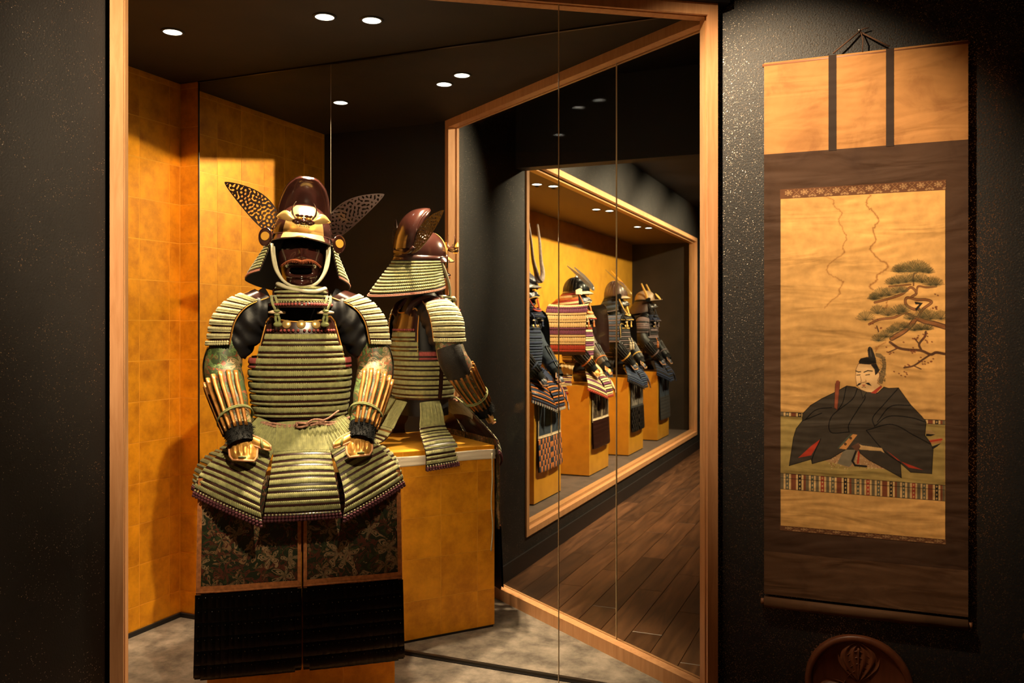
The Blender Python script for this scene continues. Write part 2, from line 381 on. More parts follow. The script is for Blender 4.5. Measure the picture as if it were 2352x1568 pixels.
brocade('brocade_silver', (0.16, 0.13, 0.11), [(0.05, 0.04, 0.035), (0.30, 0.25, 0.21), (0.08, 0.06, 0.05)], 26)
simple('cloth_navy', (0.020, 0.030, 0.050), 0.85, bump=0.2, bscale=80)
# scroll materials
silk('silk_tan', (0.37, 0.175, 0.055), 0.30)
silk('silk_brown', (0.055, 0.027, 0.014), 0.25)
simple('silk_strip', (0.030, 0.018, 0.013), 0.8, spec=0.2)
painted('scroll_paint')
simple('rod_wood', (0.22, 0.09, 0.04), 0.5)
simple('cord_hang', (0.10, 0.045, 0.022), 0.85)
simple('nail_metal', (0.6, 0.55, 0.5), 0.3, 0.9)

# ------------------------------------------------------------------ mesh helpers
class MB:
    ORG = (0, 0, 0)
    def __init__(self):
        self.v = []; self.f = []; self.m = []; self.n = 0; self.mats = []
    def mi(self, mat):
        if mat not in self.mats: self.mats.append(mat)
        return self.mats.index(mat)
    def raw(self, V, F, mat):
        V = np.asarray(V, float).reshape(-1, 3); i = self.mi(mat)
        self.v.append(V); F = [tuple(int(k) + self.n for k in f) for f in F]
        self.f += F; self.m += [i] * len(F); self.n += len(V)
        return self
    def grid(self, P, mat, closed_u=False, flip=False):
        P = np.asarray(P); nu, nv = P.shape[:2]
        I = np.arange(nu * nv).reshape(nu, nv)
        if closed_u: I = np.vstack([I, I[:1]])
        a, b_, c, d = I[:-1, :-1].ravel(), I[1:, :-1].ravel(), I[1:, 1:].ravel(), I[:-1, 1:].ravel()
        F = np.stack([a, b_, c, d] if not flip else [d, c, b_, a], 1)
        return self.raw(P.reshape(-1, 3), F.tolist(), mat)
    def box(self, lo, hi, mat, T=None):
        lo = np.array(lo, float); hi = np.array(hi, float)
        V = np.array([[(lo, hi)[i][0], (lo, hi)[j][1], (lo, hi)[k][2]] for i in (0, 1) for j in (0, 1) for k in (0, 1)])
        if T is not None: V = T(V)
        F = [(0, 1, 3, 2), (4, 6, 7, 5), (0, 4, 5, 1), (2, 3, 7, 6), (0, 2, 6, 4), (1, 5, 7, 3)]
        return self.raw(V, F, mat)
    def obox(self, o, ax, ay, lo, hi, mat):
        """box in a frame with origin o and horizontal axes ax, ay"""
        o = np.array(o, float); ax = np.array([*ax, 0.0]); ay = np.array([*ay, 0.0]); az = np.array([0, 0, 1.0])
        return self.box(lo, hi, mat, lambda V: o + V[:, :1] * ax + V[:, 1:2] * ay + V[:, 2:] * az)
    def tube(self, pts, r, mat, seg=8, closed=False, caps=True, flat=None):
        pts = np.asarray(pts, float); n = len(pts)
        r = np.full(n, r) if np.isscalar(r) else np.asarray(r, float)
        if closed: T = np.roll(pts, -1, 0) - np.roll(pts, 1, 0)
        else: T = np.gradient(pts, axis=0)
        T /= np.linalg.norm(T, axis=1)[:, None] + 1e-12
        up = np.array([0, 0, 1.0]) if abs(T[0][2]) < 0.9 else np.array([1.0, 0, 0])
        A = np.cross(up, T[0]); A /= np.linalg.norm(A)
        As = []
        for t in T:
            A = A - t * np.dot(A, t); A /= np.linalg.norm(A) + 1e-12; As.append(A)
        As = np.array(As); Bs = np.cross(T, As)
        th = np.linspace(0, 2 * np.pi, seg, endpoint=False)
        fl = 1.0 if flat is None else flat
        P = pts[:, None] + r[:, None, None] * (np.cos(th)[None, :, None] * As[:, None] + fl * np.sin(th)[None, :, None] * Bs[:, None])
        if closed: P = np.concatenate([P, P[:1]])
        Pu = np.swapaxes(P, 0, 1)
        self.grid(Pu, mat, closed_u=True, flip=True)
        if caps and not closed:
            b0 = self.n - P.shape[0] * P.shape[1]; L = P.shape[0]
            i = self.mi(mat)
            self.f.append(tuple(b0 + k * L for k in range(seg))); self.f.append(tuple(b0 + k * L + L - 1 for k in reversed(range(seg)))); self.m += [i, i]
        return self
    def lathe(self, prof, mat, seg=24, c=(0, 0, 0), T=None):
        prof = np.asarray(prof, float); th = np.linspace(0, 2 * np.pi, seg, endpoint=False)
        P = np.stack([prof[None, :, 0] * np.cos(th)[:, None], prof[None, :, 0] * np.sin(th)[:, None], np.repeat(prof[None, :, 1], seg, 0)], -1)
        if T is not None: P = T(P)
        return self.grid(P + np.array(c), mat, closed_u=True)
    def ball(self, c, r, mat, seg=10, rings=6):
        r = np.array([r, r, r] if np.isscalar(r) else r, float)
        ph = np.linspace(-np.pi / 2, np.pi / 2, rings + 1); th = np.linspace(0, 2 * np.pi, seg, endpoint=False)
        P = np.stack([np.cos(th)[:, None] * np.cos(ph), np.sin(th)[:, None] * np.cos(ph), np.repeat(np.sin(ph)[None], seg, 0)], -1)
        return self.grid(P * r + np.array(c), mat, closed_u=True)
    def prism(self, poly, mat, T, d=0.003):
        """flat outline poly (n,2) mapped by T(uv, depth), thickness d"""
        poly = np.asarray(poly, float); n = len(poly)
        a = T(poly, 0.0); b_ = T(poly, d)
        F = [tuple(range(n)), tuple(reversed(range(n, 2 * n)))]
        F += [(i, i + n, (i + 1) % n + n, (i + 1) % n) for i in range(n)]
        return self.raw(np.vstack([a, b_]), F, mat)
    def build(self, name, parent=None, org=None, smooth=True, solid=0.0, solid_off=-1):
        me = bpy.data.meshes.new(name)
        V = np.vstack(self.v) - np.array(MB.ORG if org is None else org)
        me.from_pydata(V.tolist(), [], self.f)
        for mt in self.mats: me.materials.append(MATS[mt])
        if len(self.mats) > 1: me.polygons.foreach_set('material_index', np.array(self.m, np.int32))
        if smooth: me.polygons.foreach_set('use_smooth', np.ones(len(me.polygons), bool))
        me.update()
        o = bpy.data.objects.new(name, me); COL.objects.link(o)
        if parent is not None: o.parent = parent
        if solid:
            s = o.modifiers.new('thickness', 'SOLIDIFY'); s.thickness = solid; s.offset = solid_off
        return o

def tag(o, label=None, cat=None, group=None, kind=None):
    if label: o['label'] = label
    if cat: o['category'] = cat
    if group: o['group'] = group
    if kind: o['kind'] = kind
    return o
def struct(o, label=None):
    o['kind'] = 'structure'
    if label: o['label'] = label
    return o
def empty(name, loc=(0, 0, 0), rz=0.0, parent=None):
    o = bpy.data.objects.new(name, None); COL.objects.link(o); o.location = loc; o.rotation_euler = (0, 0, rz); o.empty_display_size = 0.1
    if parent is not None: o.parent = parent
    return o
def place(o, loc, rz=0.0):
    o.location = loc; o.rotation_euler = (0, 0, rz); return o
def catmull(pts, n):
    pts = np.asarray(pts, float); m = len(pts)
    P = np.vstack([2 * pts[0] - pts[1], pts, 2 * pts[-1] - pts[-2]])
    t = np.linspace(0, m - 1 - 1e-9, n); i = t.astype(int); u = (t - i)[:, None]
    a, b_, c, d = P[i], P[i + 1], P[i + 2], P[i + 3]
    return 0.5 * (2 * b_ + (c - a) * u + (2 * a - 5 * b_ + 4 * c - d) * u ** 2 + (3 * b_ - a - 3 * c + d) * u ** 3)
def interp(x, xs, ys):
    return np.interp(x, xs, ys)

def ray(x):
    u = (x - 1176) / FPX; y = R(YAW)
    return np.array([math.cos(y) * u - math.sin(y), math.sin(y) * u + math.cos(y)])
def px_on_y(x, y, Y):
    """photo pixel -> X, Z on the wall plane Y"""
    d = ray(x); t = (Y + CAM_D) / d[1]
    return d[0] * t, CAM_H + t * (Y0 - y) / FPX

# ================================================================== THE SETTING
def p3(p, z): return (p[0], p[1], z)
# --- niche floor, ceiling
poly = [(XL, 0.05), (XL, YE), (CL[0] - 0.02, YE), tuple(CL), tuple(CR), (CR[0], 0.05)]
mb = MB(); n = len(poly)
mb.raw([(*p, 0.0) for p in poly] + [(*p, -0.04) for p in poly], [tuple(range(n)), tuple(reversed(range(n, 2 * n)))] + [(i, i + n, (i + 1) % n + n, (i + 1) % n) for i in range(n)], 'carpet')
struct(mb.build('floor_niche', smooth=False), 'mottled grey carpet floor of the armor niche')
ZC = CEIL
po2 = [tuple(p) for p in poly]; po2[3] = tuple(CL + 0.07 * N_); po2[4] = tuple(CR + 0.07 * N_)
mb = MB()
mb.raw([(*p, ZC) for p in po2] + [(*p, ZC + 0.05) for p in po2], [tuple(reversed(range(n))), tuple(range(n, 2 * n))] + [(i, (i + 1) % n, (i + 1) % n + n, i + n) for i in range(n)], 'soffit')
struct(mb.build('ceiling_niche', smooth=False), 'dark ceiling of the armor niche')
# --- gold side wall with leaf squares
mb = MB(); mb.box((XL - 0.05, YE - 0.05, -0.04), (XL, 0.05, ZC + 0.02), 'gold_seam')
wl = struct(mb.build('wall_left', smooth=False), 'gold leaf side wall of the niche')
LP, LQ = 0.1838, 0.1877
shared = {}
def leaf(parent, a, b_, c, axis):
    """one gold leaf square as a thin panel: axis 'x' faces +X, axis 'y' faces -Y"""
    key = (axis, round(b_[0] - a[0], 3), round(b_[1] - a[1], 3))
    if key not in shared:
        q = MB(); s, h = (b_[0] - a[0]), (b_[1] - a[1])
        if axis == 'x': q.box((0, 0, 0), (0.0012, s, h), 'gold_leaf')
        else: q.box((0, -0.0012, 0), (s, 0, h), 'gold_leaf')
        o = q.build('gold_leaf_square', parent, smooth=False); shared[key] = o.data
    else:
        o = bpy.data.objects.new('gold_leaf_square', shared[key]); COL.objects.link(o); o.parent = parent
    o.location = (c, a[0], a[1]) if axis == 'x' else (a[0], c, a[1])
    return o
G = 0.0022
ys = [-0.0045, -0.0712]
while ys[-1] - LP > YE: ys.append(ys[-1] - LP)
ys.append(YE + 0.002)
zs = [0.022, 0.128]
while zs[-1] + LQ < ZC: zs.append(zs[-1] + LQ)
zs.append(ZC)
for i in range(len(ys) - 1):
    for k in range(len(zs) - 1):
        leaf(wl, (ys[i + 1] + G, zs[k] + G), (ys[i] - G, zs[k + 1] - G), XL, 'x')
mb = MB(); mb.box((XL - 0.05, 0.0, -0.04), (XS, 0.05, ZC + 0.02), 'gold_seam')
wr = struct(mb.build('wall_back', smooth=False), 'narrow gold return beside the mirror')
for k in range(len(zs) - 1):
    leaf(wr, (XL + 0.002, zs[k] + G), (XS - 0.002, zs[k + 1] - G), 0.0, 'y')
mb = MB(); mb.box((XL, YE + 0.0, 0.0), (XL + 0.012, -0.004, 0.020), 'black_paint'); mb.box((XL, -0.012, 0.0), (XS, 0, 0.020), 'black_paint')
struct(mb.build('baseboard_left', smooth=False), 'thin black skirting along the gold wall')
# --- dark inner front wall of the niche + corridor wall with the long case
mb = MB(); mb.box((XL - 0.05, YE - 0.04, -0.04), (CL[0] - 0.035, YE, ZC + 0.02), 'plaster_plain')
struct(mb.build('wall_front', smooth=False), 'dark plaster inner wall of the niche')
YWE = -1.2367
mb = MB()
mb.box((XW - 0.06, CY0, FLZ), (XW, YWE, CORC), 'plaster_dark')
mb.box((XW - 0.06, CY1, FLZ), (XW, CY0, -0.055), 'plaster_dark')
mb.box((XW - 0.06, CY1, 2.622), (XW, CY0, CORC), 'plaster_dark')
mb.box((XW - 0.06, -11.0, FLZ), (XW, CY1, CORC), 'plaster_dark')
struct(mb.build('wall_corridor', smooth=False), 'dark glittering plaster wall of the corridor')
mb = MB(); mb.box((XW - 0.10, YWE - 0.005, FLZ), (XW - 0.028, YWE + 0.06, CORC), 'black_paint')
struct(mb.build('trim_1', smooth=False), 'black shadow gap beside the frame post')
mb = MB(); mb.box((XW, -11.0, FLZ), (XW + 0.012, YWE, FLZ + 0.115), 'baseboard')
struct(mb.build('baseboard_corridor', smooth=False), 'dark brown baseboard of the corridor')
# --- end wall with the scroll, right wall, far wall, ceiling
mb = MB(); mb.box((CR[0] + 0.02, 0.0, FLZ), (0.60, 0.06, CORC), 'plaster')
struct(mb.build('wall_end', smooth=False), 'dark glittering plaster wall behind the scroll')
mb = MB(); mb.box((0.475, -11.0, FLZ), (0.57, 0.0, CORC), 'plaster_dark')
struct(mb.build('wall_right', smooth=False), 'dark plaster wall at the right of the corridor')
mb = MB(); mb.box((XW - 0.06, -11.06, FLZ), (0.57, -11.0, CORC), 'plaster_plain')
struct(mb.build('wall_far', smooth=False), 'dark far wall of the corridor')
mb = MB(); mb.box((XL - 0.1, -11.06, CORC), (0.60, 0.06, CORC + 0.05), 'black_paint')
struct(mb.build('ceiling', smooth=False), 'black corridor ceiling')
mb = MB(); mb.box((XW, -2.28, 2.49), (0.475, -2.16, CORC), 'black_paint')
struct(mb.build('trim_2', smooth=False), 'black beam across the corridor ceiling')
# black header above the frame and dark base below it
mb = MB()
mb.obox(p3(CL, 0), E_, N_, (-0.06, -0.02, ZC + 0.001), (GL + 0.075, 0.085, CORC), 'black_paint')
struct(mb.build('trim_3', smooth=False), 'black header above the wooden frame')
mb = MB(); mb.obox(p3(CL, 0), E_, N_, (-0.05, 0.0, FLZ), (GL + 0.05, 0.06, -0.03), 'baseboard')
struct(mb.build('baseboard_front', smooth=False), 'dark base below the wooden frame')
# --- corridor floor of planks
mb = MB(); mb.box((XW, -11.0, FLZ - 0.06), (0.475, 0.0, FLZ - 0.010), 'baseboard')
fl = struct(mb.build('floor', smooth=False), 'dark brown wooden plank floor of the corridor')
PW = 0.168; plank_mesh = {}
x = XW + 0.003; row = 0
while x < 0.465:
    y = -0.02 - (row * 0.43) % 1.2; first = True
    wdt = min(PW, 0.473 - x)
    segs = [(0.0 - 0.005, y)] if y < -0.05 else []
    while y > -10.9:
        segs.append((y, max(y - 1.2, -10.98))); y -= 1.2
    for (ya, yb) in segs:
        L = ya - yb
        key = (round(wdt, 3), round(L, 3))
        if key not in plank_mesh:
            q = MB(); g = 0.0012; bv = 0.0015
            V = [(g, g, -0.009), (wdt - g, g, -0.009), (wdt - g, L - g, -0.009), (g, L - g, -0.009), (g, g, -bv), (wdt - g, g, -bv), (wdt - g, L - g, -bv), (g, L - g, -bv),
                 (g + bv, g + bv, 0), (wdt - g - bv, g + bv, 0), (wdt - g - bv, L - g - bv, 0), (g + bv, L - g - bv, 0)]
            F = [(0, 1, 5, 4), (1, 2, 6, 5), (2, 3, 7, 6), (3, 0, 4, 7), (4, 5, 9, 8), (5, 6, 10, 9), (6, 7, 11, 10), (7, 4, 8, 11), (8, 9, 10, 11)]
            q.raw(V, F, 'plank_wood'); o = q.build('plank', fl, smooth=False); plank_mesh[key] = o.data
        else:
            o = bpy.data.objects.new('plank', plank_mesh[key]); COL.objects.link(o); o.parent = fl
        o.location = (x, yb, FLZ)
    x += PW; row += 1

# --- niche front: wooden frame and two glass panes
def member(name, parent, lo, hi, groove=None):
    q = MB(); q.obox(p3(CL, 0), E_, N_, lo, hi, 'frame_wood'); return q.build(name, parent, smooth=False)
win = struct(empty('window_1', (CL[0], CL[1], 0)), 'wooden frame with two glass panes closing the niche')
def wchild(o): o.location = (-CL[0], -CL[1], 0); return o
FW, FD = 0.034, 0.070
FT, FB = 2.556, 0.058
gy = 0.050
for s0, s1, nm in ((-FW, 0.0, 'frame_post'), (GL, GL + FW, 'frame_post')):
    q = MB()
    q.obox(p3(CL, 0), E_, N_, (s0, 0, -0.03), (s1, FD, ZC), 'frame_wood')
    if s0 < 0: q.obox(p3(CL, 0), E_, N_, (s1, 0, FB), (s1 + 0.006, gy - 0.006, FT), 'frame_wood'); q.obox(p3(CL, 0), E_, N_, (s1, gy + 0.006, FB), (s1 + 0.006, FD, FT), 'frame_wood')
    else: q.obox(p3(CL, 0), E_, N_, (s0 - 0.006, 0, FB), (s0, gy - 0.006, FT), 'frame_wood'); q.obox(p3(CL, 0), E_, N_, (s0 - 0.006, gy + 0.006, FB), (s0, FD, FT), 'frame_wood')
    wchild(q.build(nm, win, smooth=False))
q = MB(); q.obox(p3(CL, 0), E_, N_, (0, 0, FT + 0.004), (GL, FD - 0.001, ZC), 'frame_wood')
q.obox(p3(CL, 0), E_, N_, (0, 0, FT - 0.003), (GL, gy - 0.006, FT + 0.004), 'frame_wood'); q.obox(p3(CL, 0), E_, N_, (0, gy + 0.006, FT - 0.003), (GL, FD - 0.001, FT + 0.004), 'frame_wood')
wchild(q.build('frame_beam', win, smooth=False))
q = MB(); q.obox(p3(CL, 0), E_, N_, (0, 0, -0.03), (GL, FD - 0.001, FB - 0.008), 'frame_wood')
q.obox(p3(CL, 0), E_, N_, (0, 0, FB - 0.008), (GL, gy - 0.006, FB), 'frame_wood'); q.obox(p3(CL, 0), E_, N_, (0, gy + 0.006, FB - 0.008), (GL, FD - 0.001, FB - 0.004), 'frame_wood')
wchild(q.build('frame_rail', win, smooth=False))
sJ = float(np.dot(np.array([-1.036, -0.369]) - CL, E_))
for s0, s1 in ((0.002, sJ - 0.0015), (sJ + 0.0015, GL - 0.002)):
    q = MB(); q.obox(p3(CL, 0), E_, N_, (s0, gy - 0.0008, FB - 0.006), (s1, gy + 0.0008, FT + 0.003), 'glass')
    g_ = wchild(q.build('glass_pane', win, smooth=False))
q = MB(); q.obox(p3(CL, 0), E_, N_, (sJ - 0.0014, gy - 0.003, FB - 0.006), (sJ + 0.0014, gy + 0.003, FT + 0.003), 'glass_edge')
wchild(q.build('pane_joint', win, smooth=False))

# --- mirror
mir = empty('wall_mirror', (XSEAM, 0, 0))
tag(mir, 'tall frameless mirror wall behind the green laced armor, reflecting its back', 'mirror')
MZ0, MZ1 = 0.016, ZC - 0.006
XM1 = -0.585
for a, b_ in ((XS + 0.003, XSEAM - 0.0012), (XSEAM + 0.0012, XM1)):
    q = MB(); q.box((a, 0.0, MZ0), (b_, 0.006, MZ1), 'mirror'); o = q.build('mirror_sheet', mir, smooth=False); o.location = (-XSEAM, 0, 0)
q = MB(); q.box((XSEAM - 0.0012, 0.001, MZ0), (XSEAM + 0.0012, 0.006, MZ1), 'glass_edge'); q.build('sheet_joint', mir, smooth=False).location = (-XSEAM, 0, 0)
q = MB(); q.box((XS, -0.004, 0), (XS + 0.003, 0.006, ZC), 'rail_metal'); q.build('edge_strip', mir, smooth=False).location = (-XSEAM, 0, 0)
q = MB(); q.box((XS, -0.012, 0.0), (XM1, 0.0, 0.006), 'black_paint'); q.box((XS, -0.009, 0.006), (XM1, 0.006, 0.016), 'rail_metal'); q.build('base_rail', mir, smooth=False).location = (-XSEAM, 0, 0)
q = MB(); q.box((XS, -0.006, MZ1), (XM1, 0.006, ZC), 'rail_metal'); q.build('head_rail', mir, smooth=False).location = (-XSEAM, 0, 0)

# --- long display case in the corridor wall
case = struct(empty('window_2', (XW, CY0, 0)), 'long wooden framed glass case in the corridor wall')
def cchild(o): o.location = (-XW, -CY0, 0); return o
FC = 0.05
q = MB(); q.box((XW - 0.09, CY1, -0.055), (XW + 0.012, CY0, -0.010), 'frame_wood'); q.box((XW - 0.09, CY1, -0.010), (XW - 0.03, CY0, 0.012), 'frame_wood'); cchild(q.build('frame_rail', case, smooth=False))
q = MB(); q.box((XW - 0.09, CY1, 2.575), (XW + 0.012, CY0, 2.622), 'frame_wood'); q.box((XW - 0.09, CY1, 2.555), (XW - 0.03, CY0, 2.575), 'frame_wood'); cchild(q.build('frame_beam', case, smooth=False))
for ya in (CY0 - FC, CY1):
    q = MB(); q.box((XW - 0.09, ya, -0.010), (XW + 0.012, ya + FC, 2.575), 'frame_wood'); cchild(q.build('frame_post', case, smooth=False))
yv = [CY0 - FC, -4.45, -6.53, CY1 + FC]
for a, b_ in zip(yv[:-1], yv[1:]):
    q = MB(); q.box((XW - 0.024, b_ + 0.002, -0.008), (XW - 0.022, a - 0.002, 2.573), 'glass'); cchild(q.build('glass_pane', case, smooth=False))
mb = MB(); mb.box((CXB - 0.05, CY1 - 0.04, -0.06), (CXB, CY0 + 0.04, 2.62), 'gold_paper')
struct(mb.build('wall_case', smooth=False), 'gold papered back wall of the long case')
mb = MB(); mb.box((CXB, CY0 - 0.005, -0.06), (XW - 0.06, CY0 + 0.04, 2.62), 'case_wall'); mb.box((CXB, CY1 - 0.04, -0.06), (XW - 0.06, CY1 + 0.005, 2.62), 'case_wall')
struct(mb.build('wall_case_ends', smooth=False), 'dark end walls of the long case')
mb = MB(); mb.box((CXB, CY1, -0.06), (XW - 0.09, CY0, 0.0), 'case_floor')
struct(mb.build('floor_case', smooth=False), 'grey floor of the long case')
mb = MB(); mb.box((CXB, CY1, 2.57), (XW - 0.09, CY0, 2.62), 'case_ceiling')
struct(mb.build('ceiling_case', smooth=False), 'brown ceiling of the long case')

# --- downlights
def downlight(x, y, z, label, group, dia=0.036):
    t = empty('ceiling_light', (x, y, z)); tag(t, label, 'light', group)
    q = MB(); q.lathe([(dia + 0.010, 0.0), (dia + 0.010, -0.003), (dia, -0.004), (dia, -0.001)], 'lamp_trim', 28); q.build('trim_ring', t)
    q = MB(); q.lathe([(dia, -0.0025), (dia * 0.62, -0.0005)], 'lamp_glow', 28); q.build('reflector', t)
    q = MB(); q.lathe([(dia * 0.62, -0.0005), (0.0001, -0.0005)], 'lamp_core', 24); q.build('bulb', t)
    return t
for (x, y), lb in zip(NICHE, ('recessed ceiling light nearest the gold side wall', 'recessed ceiling light above the tall helmet, left of the close pair', 'recessed ceiling light above the armor, right one of the close pair')):
    downlight(x, y, CEIL, lb, 'niche downlights')
nmz = ['blue laced armor with long horns', 'striped white and purple armor', 'dark armors at the far end']
for i, (x, y) in enumerate(CASE):
    downlight(x, y, 2.57, '%s recessed case light over the %s' % (('rear', 'front')[i % 2], nmz[i // 2]), 'long case downlights', 0.04)
# track spotlights on the corridor ceiling
tl = ['black spotlight aimed at the hanging scroll', 'black spotlight aimed at the green armor through the glass', 'black spotlight aimed at the blue armor in the long case',
      'black spotlight aimed at the white and purple striped armor', 'black spotlight aimed at the armor with gold crest horns', 'black spotlight aimed at the last armor of the long case']
for (a, b_, *_), lb in zip(TRACK, tl):
    t = empty('track_spotlight', (a[0], a[1], CORC)); tag(t, lb, 'spotlight', 'corridor spotlights')
    d = (Vector(b_) - Vector(a)).normalized(); rot = np.array(d.to_track_quat('-Z', 'Y').to_matrix())
    c = np.array(a) - np.array([a[0], a[1], CORC])
    q = MB(); q.lathe([(0.0001, 0.105), (0.034, 0.10), (0.036, 0.09), (0.036, 0.012), (0.033, 0.012), (0.033, 0.04), (0.0001, 0.04)], 'black_paint', 20, T=lambda P: P @ rot.T + c); q.build('lamp_head', t)
    q = MB(); q.tube([(0, 0, 0), (0, 0, -0.03), tuple(c - rot[:, 2] * -0.09)], 0.007, 'black_paint', 8); q.lathe([(0.03, 0), (0.03, -0.012), (0.0001, -0.012)], 'black_paint', 16); q.build('stem', t)

# ================================================================== ARMOR
def normals(S, U, V, sgn):
    e = 1e-3
    du = S(U + e, V) - S(U - e, V); dv = S(U, V + e) - S(U, V - e)
    n_ = np.cross(du, dv) * sgn
    return n_ / (np.linalg.norm(n_, axis=-1, keepdims=True) + 1e-12)

class Sheet:
    """parametric sheet S(u, v); sgn makes its normal point outwards"""
    def __init__(self, fn, sgn=1): self.fn = fn; self.sgn = sgn
    def __call__(self, U, V): return self.fn(np.asarray(U, float), np.asarray(V, float))
    def P(self, U, V, d):
        return self(U, V) + normals(self, U, V, self.sgn) * np.asarray(d)[..., None]

def band(mb, S, ua, ub, va, vb, kind, n, mat, off=0.003, h=0.0035, q=4):
    """lacing on a sheet: 'cords' upright cords, 'rope' twisted braid, 'plate' lacquer scales, 'beads' knots"""
    n = max(2, int(n))
    if kind == 'beads':
        us = ua + (ub - ua) * (np.arange(n) + 0.5) / n; vm = (va + vb) / 2
        c = S.P(us, np.full(n, vm), np.full(n, off)); N3 = normals(S, us, np.full(n, vm), S.sgn)
        r = h
        for ci, ni in zip(c, N3): mb.ball(ci + ni * r * 0.3, r, mat, 7 if q > 3 else 5, 4)
        return
    if kind == 'plate':
        nu = n * 2 + 1; u = np.linspace(ua, ub, nu); v = np.array([va, va + (vb - va) * 0.03, vb - (vb - va) * 0.03, vb])
        U, V = np.meshgrid(u, v, indexing='ij')
        d = off + h * np.array([0, 1, 1, 0])[None] * (0.25 + 0.75 * (np.arange(nu) % 2))[:, None]
        mb.grid(S.P(U, V, d), mat, flip=S.sgn < 0); return
    nu = n * q + 1; u = np.linspace(ua, ub, nu); fu = np.linspace(0, n, nu)
    if kind == 'cords':
        vv = np.array([0, 0.04, 0.14, 0.5, 0.86, 0.96, 1.0]); pr = np.array([0, 0.55, 0.95, 1, 0.95, 0.55, 0])
        jit = np.repeat((rng.random(n + 1) - 0.5) * 0.10 * (vb - va), q)[:nu]
        sc_ = (np.abs(np.sin(np.pi * fu)) ** 0.8 - 0.5) * 0.16 * (vb - va)
        U = np.repeat(u[:, None], len(vv), 1); V = va + (vb - va) * vv[None] + sc_[:, None] * (2 * vv[None] - 1) + jit[:, None] * (vv[None] - .5)
        rib = 0.30 + 0.70 * np.abs(np.sin(np.pi * fu)) ** 0.7
        d = off + h * pr[None] * rib[:, None]
    else:
        vv = np.linspace(0, 1, 6); pr = np.sqrt(np.clip(1 - (2 * vv - 1) ** 2, 0, 1))
        U = np.repeat(u[:, None], len(vv), 1); V = np.repeat((va + (vb - va) * vv)[None], nu, 0)
        tw = 0.60 + 0.40 * np.sin(2 * np.pi * (fu[:, None] + vv[None] * 0.9))
        d = off + h * pr[None] * tw
    mb.grid(S.P(U, V, d), mat, flip=S.sgn < 0)

def backing(mb, S, ua, ub, va, vb, mat, nu=24, nv=8, th=0.003):
    U, V = np.meshgrid(np.linspace(ua, ub, nu), np.linspace(va, vb, nv), indexing='ij')
    A = S.P(U, V, np.zeros_like(U)); B = S.P(U, V, np.full_like(U, -th))
    mb.grid(A, mat, flip=S.sgn < 0); mb.grid(B, mat, flip=S.sgn > 0)
    # rim
    def edge(P, Q): mb.grid(np.stack([P, Q], 1), mat)
    edge(A[0], B[0]); edge(B[-1], A[-1]); edge(B[:, 0], A[:, 0]); edge(A[:, -1], B[:, -1])

def lame(parent, S, ua, ub, rows, n, org, plate, split=True, q=4, name='lame'):
    """rows: list of (va, vb, kind, mat, h). One dark plate strip plus its lacing"""
    v0 = min(r[0] for r in rows); v1 = max(r[1] for r in rows)
    mb = MB(); band(mb, S, ua, ub, v0, v1, 'plate', n, plate, 0.0, 0.0022)
    mc = MB() if split else mb
    for (va, vb, kind, mat, h) in rows:
        band(mc, S, ua, ub, va, vb, kind, n, mat, 0.0015, h, q)
    a = mb.build(name, parent, org)
    if split and mc.v: mc.build('lacing', parent, org)
    return a

def torso_sheet(tab):
    zt, at, bt = np.array(tab).T
    o = np.argsort(zt); zt, at, bt = zt[o], at[o], bt[o]
    def fn(U, V):
        a = np.interp(V, zt, at); b_ = np.interp(V, zt, bt)
        s, c = np.sin(U), np.cos(U); k = 0.86
        return np.stack([a * np.sign(s) * np.abs(s) ** k, -b_ * np.sign(c) * np.abs(c) ** k, V + 0 * U], -1)
    return Sheet(fn, 1)

def path_sheet(path, lat, wid, droop=0.0, roll=None, sgn=1):
    """ribbon: centre path (n,3), across-direction lat (n,3), width wid(n); u 0..1, v 0..1"""
    path = catmull(path, 60); t = np.linspace(0, 1, 60)
    # arc length parameter
    L = np.concatenate([[0], np.cumsum(np.linalg.norm(np.diff(path, axis=0), axis=1))]); tot = L[-1]; L /= tot
    lat = np.asarray(lat, float)
    if lat.ndim == 1: lat = np.repeat(lat[None], 60, 0)
    else: lat = catmull(lat, 60)
    lat = lat / np.linalg.norm(lat, axis=1)[:, None]
    wid = np.interp(np.linspace(0, 1, 60), np.linspace(0, 1, len(wid)), wid)
    T = np.gradient(path, axis=0); T /= np.linalg.norm(T, axis=1)[:, None]
    Nn = -np.cross(lat, T) * sgn; Nn /= np.linalg.norm(Nn, axis=1)[:, None]
    def fn(U, V):
        g = lambda A: np.stack([np.interp(V, L, A[:, i], left=None, right=None) for i in range(3)], -1)
        ext = np.clip(V - 1, 0, None)[..., None] * tot * T[-1] + np.clip(V, None, 0)[..., None] * tot * T[0]
        w_ = np.interp(V, L, wid); s = 2 * U - 1
        return g(path) + ext + (s * w_ / 2)[..., None] * g(lat) - (droop * s ** 2 * w_)[..., None] * g(Nn)
    S = Sheet(fn, 1)
    n0 = normals(S, np.array([0.5]), np.array([0.5]), 1)[0]; i0 = 30
    S.sgn = 1 if np.dot(n0, Nn[i0]) > 0 else -1
    S.length = tot
    return S

